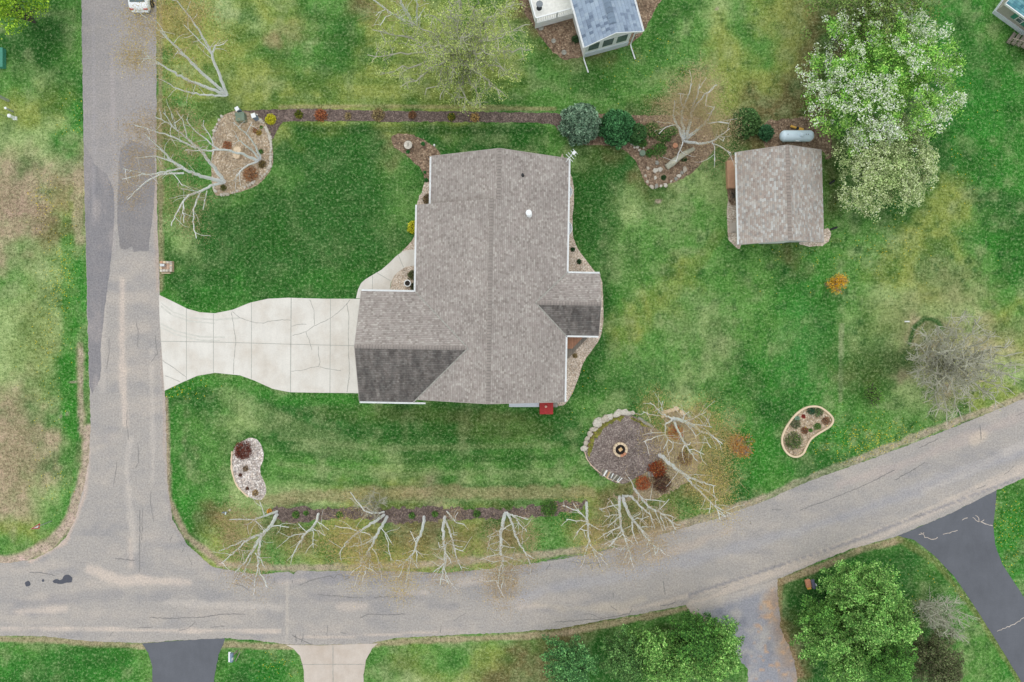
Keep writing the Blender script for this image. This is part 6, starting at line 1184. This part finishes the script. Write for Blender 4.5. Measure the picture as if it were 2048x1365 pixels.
# bare tree on the right
b = P(1868, 722, 0); bw = np.array(b); root = empty('bare_tree', b, 0, 'wide bare grey tree near the right edge above the curving road', 'tree')
tp = [P(*q) for q in ((1812,718,3),(1822,745,3),(1835,770,3.4),(1850,800,3.6),(1870,835,3.4),(1895,850,4),(1925,840,4.5),(1955,820,5),(1985,800,5.5),(2010,815,5),(2030,790,6),(2045,760,6.5),(2050,730,7),(2045,705,7.5),(2020,690,7.5),(1990,665,7),(1960,640,6.5),(1930,622,6),(1900,640,5),(1870,650,4.5),(1840,665,4),(1825,690,3.4),(1900,700,6.5),(1940,730,7.5),(1970,755,7),(1905,780,5.5),(1940,780,6.5),(1985,720,8),(1930,680,7),(1880,690,5),(2005,750,7.5),(1870,770,4.5))]
tips = limb_tree(bw, tp, .13, 'barkpale', root, sub=15, sub_len=2.1, rmin=.017, wob=.14, sub2=3)
pp = np.repeat(tips[::3], 2, 0)+RNG.normal(0, .25, (len(tips[::3])*2, 3)); flakes('crown', pp-bw, .07, pick([C(170,172,110), C(190,190,130)], len(pp)), root)
def bare_bush(name, base, r, h, n, mat, label, cat='bush', group=None, sub=4, leafcols=None, k=3, lsize=.07, r0=.03, tilt=(0, 0)):
    b = P(*base, 0); bw = np.array(b); root = empty(name, b, 0, label, cat, group); tp = []
    for i in range(n):
        a = RNG.uniform(0, 6.28); q = RNG.uniform(.15, 1)**.6; tp.append(bw+np.array([math.cos(a)*r*q+tilt[0], math.sin(a)*r*q+tilt[1], h*(1.05-.5*q)*RNG.uniform(.8, 1.1)]))
    tips = limb_tree(bw, tp, r0, mat, root, sub=sub, sub_len=r*.55, rmin=.008, wob=.03, sub2=2)
    if leafcols: pp = np.repeat(tips, k, 0)+RNG.normal(0, .07+.04*r, (len(tips)*k, 3)); flakes('crown', pp-bw, lsize, pick(leafcols, len(pp)), root, up=.4)
    return root
bare_bush('dead_bush', (1840,1200), 2.6, 4.2, 16, 'barkpale', 'pale grey leafless bush between the lower right green clump and the dark driveway', sub=16, r0=.035, tilt=(1.2, -.8), leafcols=[C(160,172,138), C(180,188,160)], k=3, lsize=.06)
bare_bush('grey_shrub', (748,1005), 2.0, 2.2, 12, 'barkpale', 'thin grey twiggy shrub behind the twin stemmed roadside birch', sub=8, r0=.03, leafcols=[C(150,150,110)], k=1)
bare_bush('orange_shrub', (1464,886), 1.15, 2.0, 24, 'wood', 'orange budding shrub on the grass right of the birch clump', 'shrub', 'orange shrubs', sub=7, leafcols=[C(214,140,48), C(188,120,44), C(196,150,90)], k=3, lsize=.08, tilt=(.7, -.15))
bare_bush('orange_shrub', (1658,568), .8, 2.2, 16, 'wood', 'small golden orange shrub alone on the lawn below the shed', 'shrub', 'orange shrubs', sub=6, leafcols=[C(232,178,44), C(214,156,40), C(244,196,76)], k=5, lsize=.08, tilt=(.55, -.05))
bare_bush('young_tree', (1738,788), 1.1, 1.4, 18, 'barkdark', 'young sparse green leafed tree above the kidney shaped bed', 'shrub', None, sub=6, leafcols=[C(96,140,60), C(116,160,74)], k=3, lsize=.08)
# mounded shrubs
def mound(px_, py_, r, cols, label, name='shrub', cat='shrub', group=None, h=None, dens=1.0, size=.075, spiky=.4):
    b = P(px_, py_, 0); bw = np.array(b); h = h or r*.9; n = int(700*dens*(r/.5)**1.7)+60; V = RNG.normal(size=(n, 3)); V[:, 2] = np.abs(V[:, 2]); V /= np.linalg.norm(V, axis=1)[:, None]
    l_ = 1+.25*np.array([mnoise.noise(Vector(v*3)+Vector((px_*.1, 0, 0))) for v in V]); pp = V*(RNG.uniform(.55, 1.0, n)*l_)[:, None]*np.array([r, r, h]); root = empty(name, b, 0, label, cat, group)
    flakes('foliage', pp, size, pick(cols, n), root, up=.3, asp=1.6, nrm=V*.6+np.array([0, 0, .5])); q = []
    for k in range(int(14+10*r)):
        a = RNG.uniform(0, 6.28); s_ = RNG.uniform(.3, .98); q.append((np.array([[0, 0, 0], [math.cos(a)*r*s_*.5, math.sin(a)*r*s_*.5, h*.5], [math.cos(a)*r*s_, math.sin(a)*r*s_, h*(1.02-.6*s_)]]), np.array([.014, .01, .006])))
    tubes('stems', q, M['barkdark'], root); return root
YL = [C(206,202,44), C(178,178,38), C(222,216,70)]; RB = [C(150,66,34), C(178,88,44), C(124,54,32), C(160,96,60)]; DB = [C(96,66,56), C(120,84,68), C(80,56,48)]; GR = [C(84,128,56), C(66,106,46), C(110,150,70)]; TG = [C(170,148,106), C(150,130,92), C(190,170,124), C(128,118,76)]
mound(542, 240, .5, YL, 'round bright yellow shrub in the mulch just right of the stone bed', group='shrubs in the long mulch strip', dens=1.3)
mound(597.5, 230, .38, [C(96,110,40), C(140,138,50), C(70,86,36)], 'dark green and gold shrub, second from the left in the long mulch strip', group='shrubs in the long mulch strip')
mound(642, 232, .6, [C(176,104,66), C(150,84,54), C(190,128,88)], 'rust orange shrub in the long mulch strip', group='shrubs in the long mulch strip', dens=.7)
mound(757, 231, .62, TG, 'tan and green grass clump, widest plant in the long mulch strip', group='shrubs in the long mulch strip', dens=.7)
mound(825, 231, .4, [C(140,102,70), C(120,86,60)], 'small brown shrub in the middle of the long mulch strip', group='shrubs in the long mulch strip', dens=.6)
mound(903, 235, .38, [C(84,112,44), C(160,146,50), C(66,92,38)], 'small green and gold shrub below the big leafing tree in the mulch strip', group='shrubs in the long mulch strip')
mound(950, 236, .42, [C(206,172,110), C(186,150,90)], 'pale straw clump under the tip of the big leafing tree in the mulch strip', group='shrubs in the long mulch strip', dens=.5)
mound(697, 233, .35, TG, 'low straw tuft between the rust shrub and the widest grass clump', group='shrubs in the long mulch strip', dens=.4)
mound(487, 901, .85, [C(112,58,46), C(92,48,40), C(136,76,60)], 'dark red twiggy barberry shrub in the top of the white gravel bed', group='plants in the white gravel bed', dens=.9)
mound(491.5, 938, .27, [C(150,128,106), C(130,110,90)], 'grey brown tuft in the middle of the white gravel bed', group='plants in the white gravel bed', dens=.8)
mound(481, 950, .16, DB, 'tiny dark red shrub at the left of the white gravel bed', group='plants in the white gravel bed'); mound(495, 977, .15, DB, 'tiny dark shrub at the lower end of the white gravel bed', group='plants in the white gravel bed')
mound(511, 986, .3, [C(180,152,112), C(160,134,98)], 'straw coloured tuft at the bottom of the white gravel bed', group='plants in the white gravel bed', dens=.5)
mound(829, 456, .66, YL, 'yellow shrub half hidden under the left eave of the house', group='shrubs along the front of the house', dens=1.0, h=.7)
mound(856, 400, .52, [C(120,98,72), C(150,128,96), C(92,84,56)], 'brown and green grass clump in the inner corner at the left of the house roof', group='shrubs along the front of the house', dens=.8)
mound(826, 551, .5, [C(96,104,64), C(70,84,48), C(120,122,84)], 'dark green shrub above the white planter pot', group='shrubs along the front of the house', dens=.8); mound(829, 574, .42, [C(80,92,54), C(60,74,42)], 'dark green shrub at the garage corner right of the white planter pot', group='shrubs along the front of the house', dens=.8)
for (x, y, r, lb) in ((816,304.5,.18,'tiny green plant just below the sundial disc'), (846,288.5,.2,'tiny green plant right of the sundial disc'), (852.5,361,.2,'green plant at the lower end of the brown bed by the upper roof corner'), (850,345,.14,'faint green plant just above another at the lower end of the brown bed'), (1145.5,499.5,.22,'upper of two tiny dark green shrubs in the right gravel bed'), (1158,523.5,.25,'lower of two tiny dark green shrubs in the right gravel bed'), (1150,712,.25,'yellowish tuft in the gravel below the corner deck')):
    mound(x, y, r, [C(70,140,70), C(50,112,54)] if 'dark' not in lb and 'yellow' not in lb else ([C(56,96,58), C(40,76,44)] if 'dark' in lb else TG), lb, 'small_plant', 'plant', 'small plants round the house', dens=1.2, size=.06)
mound(1314, 938, .85, RB, 'rust red shrub nearest the leaning birch foot', group='red shrubs beside the fire pit', dens=.8); mound(1285, 966, .72, [C(186,98,58), C(206,122,74), C(150,76,48)], 'orange red shrub below left of the rust red one', group='red shrubs beside the fire pit', dens=.7)
mound(1322, 966, .95, DB, 'dark brown twiggy shrub, lowest of the shrubs beside the fire pit', group='red shrubs beside the fire pit', dens=.7); mound(1350, 866, .75, [C(196,106,56), C(168,86,48), C(210,130,80)], 'orange red shrub under the birch clump', group='red shrubs beside the fire pit', dens=.55)
mound(1370, 917, .7, [C(140,104,84), C(118,86,70)], 'brown shrub right of the rust red one, below the birch clump', group='red shrubs beside the fire pit', dens=.5); mound(1378, 900, .4, [C(120,132,50), C(96,110,44)], 'small olive green shrub below the birch clump', dens=.7)
for (x, y, r, lb) in ((1098,1016,.8,'dark green shrub at the right end of the roadside mulch strip'), (592,1030,.35,'green tuft, leftmost in the roadside mulch strip'), (612,1026.5,.24,'small green tuft close to the leftmost one in the roadside strip'), (680,1030,.35,'green tuft between the second and third roadside birches'), (824,1031,.32,'green tuft just left of the single curved birch'), (954,1027,.36,'bright green tuft left of the tallest roadside birch'), (870,1028,.3,'olive tuft between the curved and twin stemmed birches')):
    mound(x, y, r, GR, lb, 'small_plant' if r < .5 else 'shrub', 'plant' if r < .5 else 'shrub', 'plants in the roadside mulch strip', dens=.8)
mound(539, 1023, .25, [C(224,168,70), C(204,146,60)], 'small orange tuft at the left end of the roadside mulch strip', 'small_plant', 'plant', dens=.8)
for (x, y, r, c_, lb) in ((1587,882,.85,[C(88,120,62), C(64,96,50), C(130,142,84)],'wide green clump at the lower left of the kidney shaped bed'), (1622,822,.4,[C(60,104,72), C(48,84,58)],'dark blue green plant at the top of the kidney shaped bed'), (1636,824,.45,[C(104,134,80), C(82,110,66)],'green plant at the top right of the kidney shaped bed'), (1609,861,.35,[C(150,104,76), C(118,92,68)],'brown tuft in the middle of the kidney shaped bed'), (1634,853,.35,GR,'green tuft at the inner curve of the kidney shaped bed'), (1590,848,.5,[C(120,128,92), C(96,106,76)],'grey green patch at the left of the kidney shaped bed'), (1607,833,.2,[C(170,60,50), C(140,48,44)],'tiny red plant near the top of the kidney shaped bed'), (1594,837,.25,[C(150,186,160), C(130,168,146)],'pale mint plant inside the upper left kerb of the kidney shaped bed'), (1621,861,.2,GR,'tiny green plant at the middle of the kidney shaped bed kerb'), (1652,842,.4,[C(156,116,88), C(128,100,76)],'brown tuft at the right end of the kidney shaped bed')):
    mound(x, y, r, c_, lb, 'bed_plant', 'plant', 'plants in the kidney shaped bed', h=r*.5, dens=.55)
for (x, y, r, c_, lb) in ((502,349,.75,[C(176,124,84), C(150,100,68), C(198,150,108)],'large rust brown grass clump at the lower right of the stone bed'), (525,329,.38,[C(128,110,62), C(104,88,54)],'brown round clump right of the smaller birch foot'), (518,266,.3,[C(176,150,60), C(140,120,56)],'yellow green tuft at the upper right of the stone bed'), (523,255,.15,GR,'tiny green tuft at the upper right rim of the stone bed'), (447,376,.3,[C(116,120,60), C(96,98,54)],'olive tuft at the lower left of the stone bed'), (455,292,.45,[C(186,124,86), C(160,104,74)],'rusty patch of dead grass left of the stump pair'), (522,304,.25,GR,'green tuft near the smaller birch foot'), (511,262,.3,[C(160,116,84)],'brown tuft at the top right of the stone bed')):
    mound(x, y, r, c_, lb, 'bed_plant', 'plant', 'plants in the stone bed', h=r*.5, dens=.5)
for (x, y, r, lb) in ((1303,262,.8,'green bush left of the rear birch, upper one'), (1326,273,.75,'green bush just left of the rear birch trunk'), (1318,301,.7,'green bush below the other two, left of the rear birch'), (1285,287,.45,'small round green bush beside the dark round lid'), (1298,307,.4,'low olive bush right of the dark round lid'), (1345,263,.5,'small green bush behind the rear birch'), (1327,356,.25,'tiny dark green plant at the lower edge of the rear bed'), (1368,319,.25,'tiny dark green plant under the lower limb of the rear birch'), (1475,262,.6,'yellow green bush left of the shed spruce bush')):
    mound(x, y, r, [C(78,124,54), C(60,100,44), C(100,146,70)] if r > .3 else [C(50,84,44)], lb, 'bush' if r > .3 else 'small_plant', 'bush' if r > .3 else 'plant', 'green plants round the rear birch', dens=.75)
mound(1095, 88, .4, [C(60,84,50), C(80,100,60)], 'dark green plant in the bed beside the blue roofed house', 'small_plant', 'plant', dens=.6) if 0 else mound(1151, 80, .4, [C(50,80,48), C(70,96,58)], 'dark green plant in the bed beside the blue roofed house', 'small_plant', 'plant', dens=.8)
# dandelions: too many to count
pts = []
for (cx, cy, rx, ry, n) in ((120,550,30,90,220), (95,690,40,120,120), (85,400,30,40,90), (1760,880,90,40,300), (1700,900,70,50,120), (2010,1060,40,70,160), (1770,500,60,60,90), (1640,470,160,90,90), (1940,860,100,30,60), (100,960,40,60,50), (550,1330,40,30,40), (1900,300,90,150,60), (200,60,0,0,0), (1860,1180,90,70,50), (1300,120,120,60,80), (360,780,60,20,60), (1160,800,60,60,20), (150,250,30,60,40)):
    for _ in range(n): pts.append(P(RNG.normal(cx, rx*.6), RNG.normal(cy, ry*.6), .06))
pts = np.array(pts); qx = pts[:, 0]/(S*(H-.06)/H)+1024; qy = 682.5-pts[:, 1]/(S*(H-.06)/H); bad = np.zeros(len(pts), bool)
for poly in (ROAD, DRIVE, [(1795,1060),(1993,975),(1986,1050),(2005,1130),(2160,1330),(2160,1440),(2085,1440),(1960,1230),(1828,1080)]):
    ins = np.zeros(len(pts), bool)
    for i in range(len(poly)):
        (xa, ya), (xb, yb) = poly[i], poly[(i+1) % len(poly)]
        if ya != yb: ins ^= ((ya > qy) != (yb > qy)) & (qx < (xb-xa)*(qy-ya)/(yb-ya)+xa)
    bad |= ins
pts = pts[~bad]; o = flakes('dandelions', pts, .062, np.array(C(232,204,40)), None, up=.9); tag(o, 'yellow dandelions dotted thinly over the outer lawns', 'dandelions', kind='stuff')

pine((1245,1290), (1262,1330), 4.0, 2.1, 40, 'low dark green bushy tree between the leftmost one and the slim green tree', [C(108,152,84), C(86,130,68), C(128,170,98), C(64,100,56)], seed=15)
pine((1418,1258), (1458,1288), 5.5, 1.7, 34, 'bushy green tree on the right of the driveway group, closest to the grey gravel', seed=16)
pine((1350,1290), (1385,1335), 5.5, 1.9, 34, 'bushy green tree in the middle of the group left of the gravel driveway', seed=17)
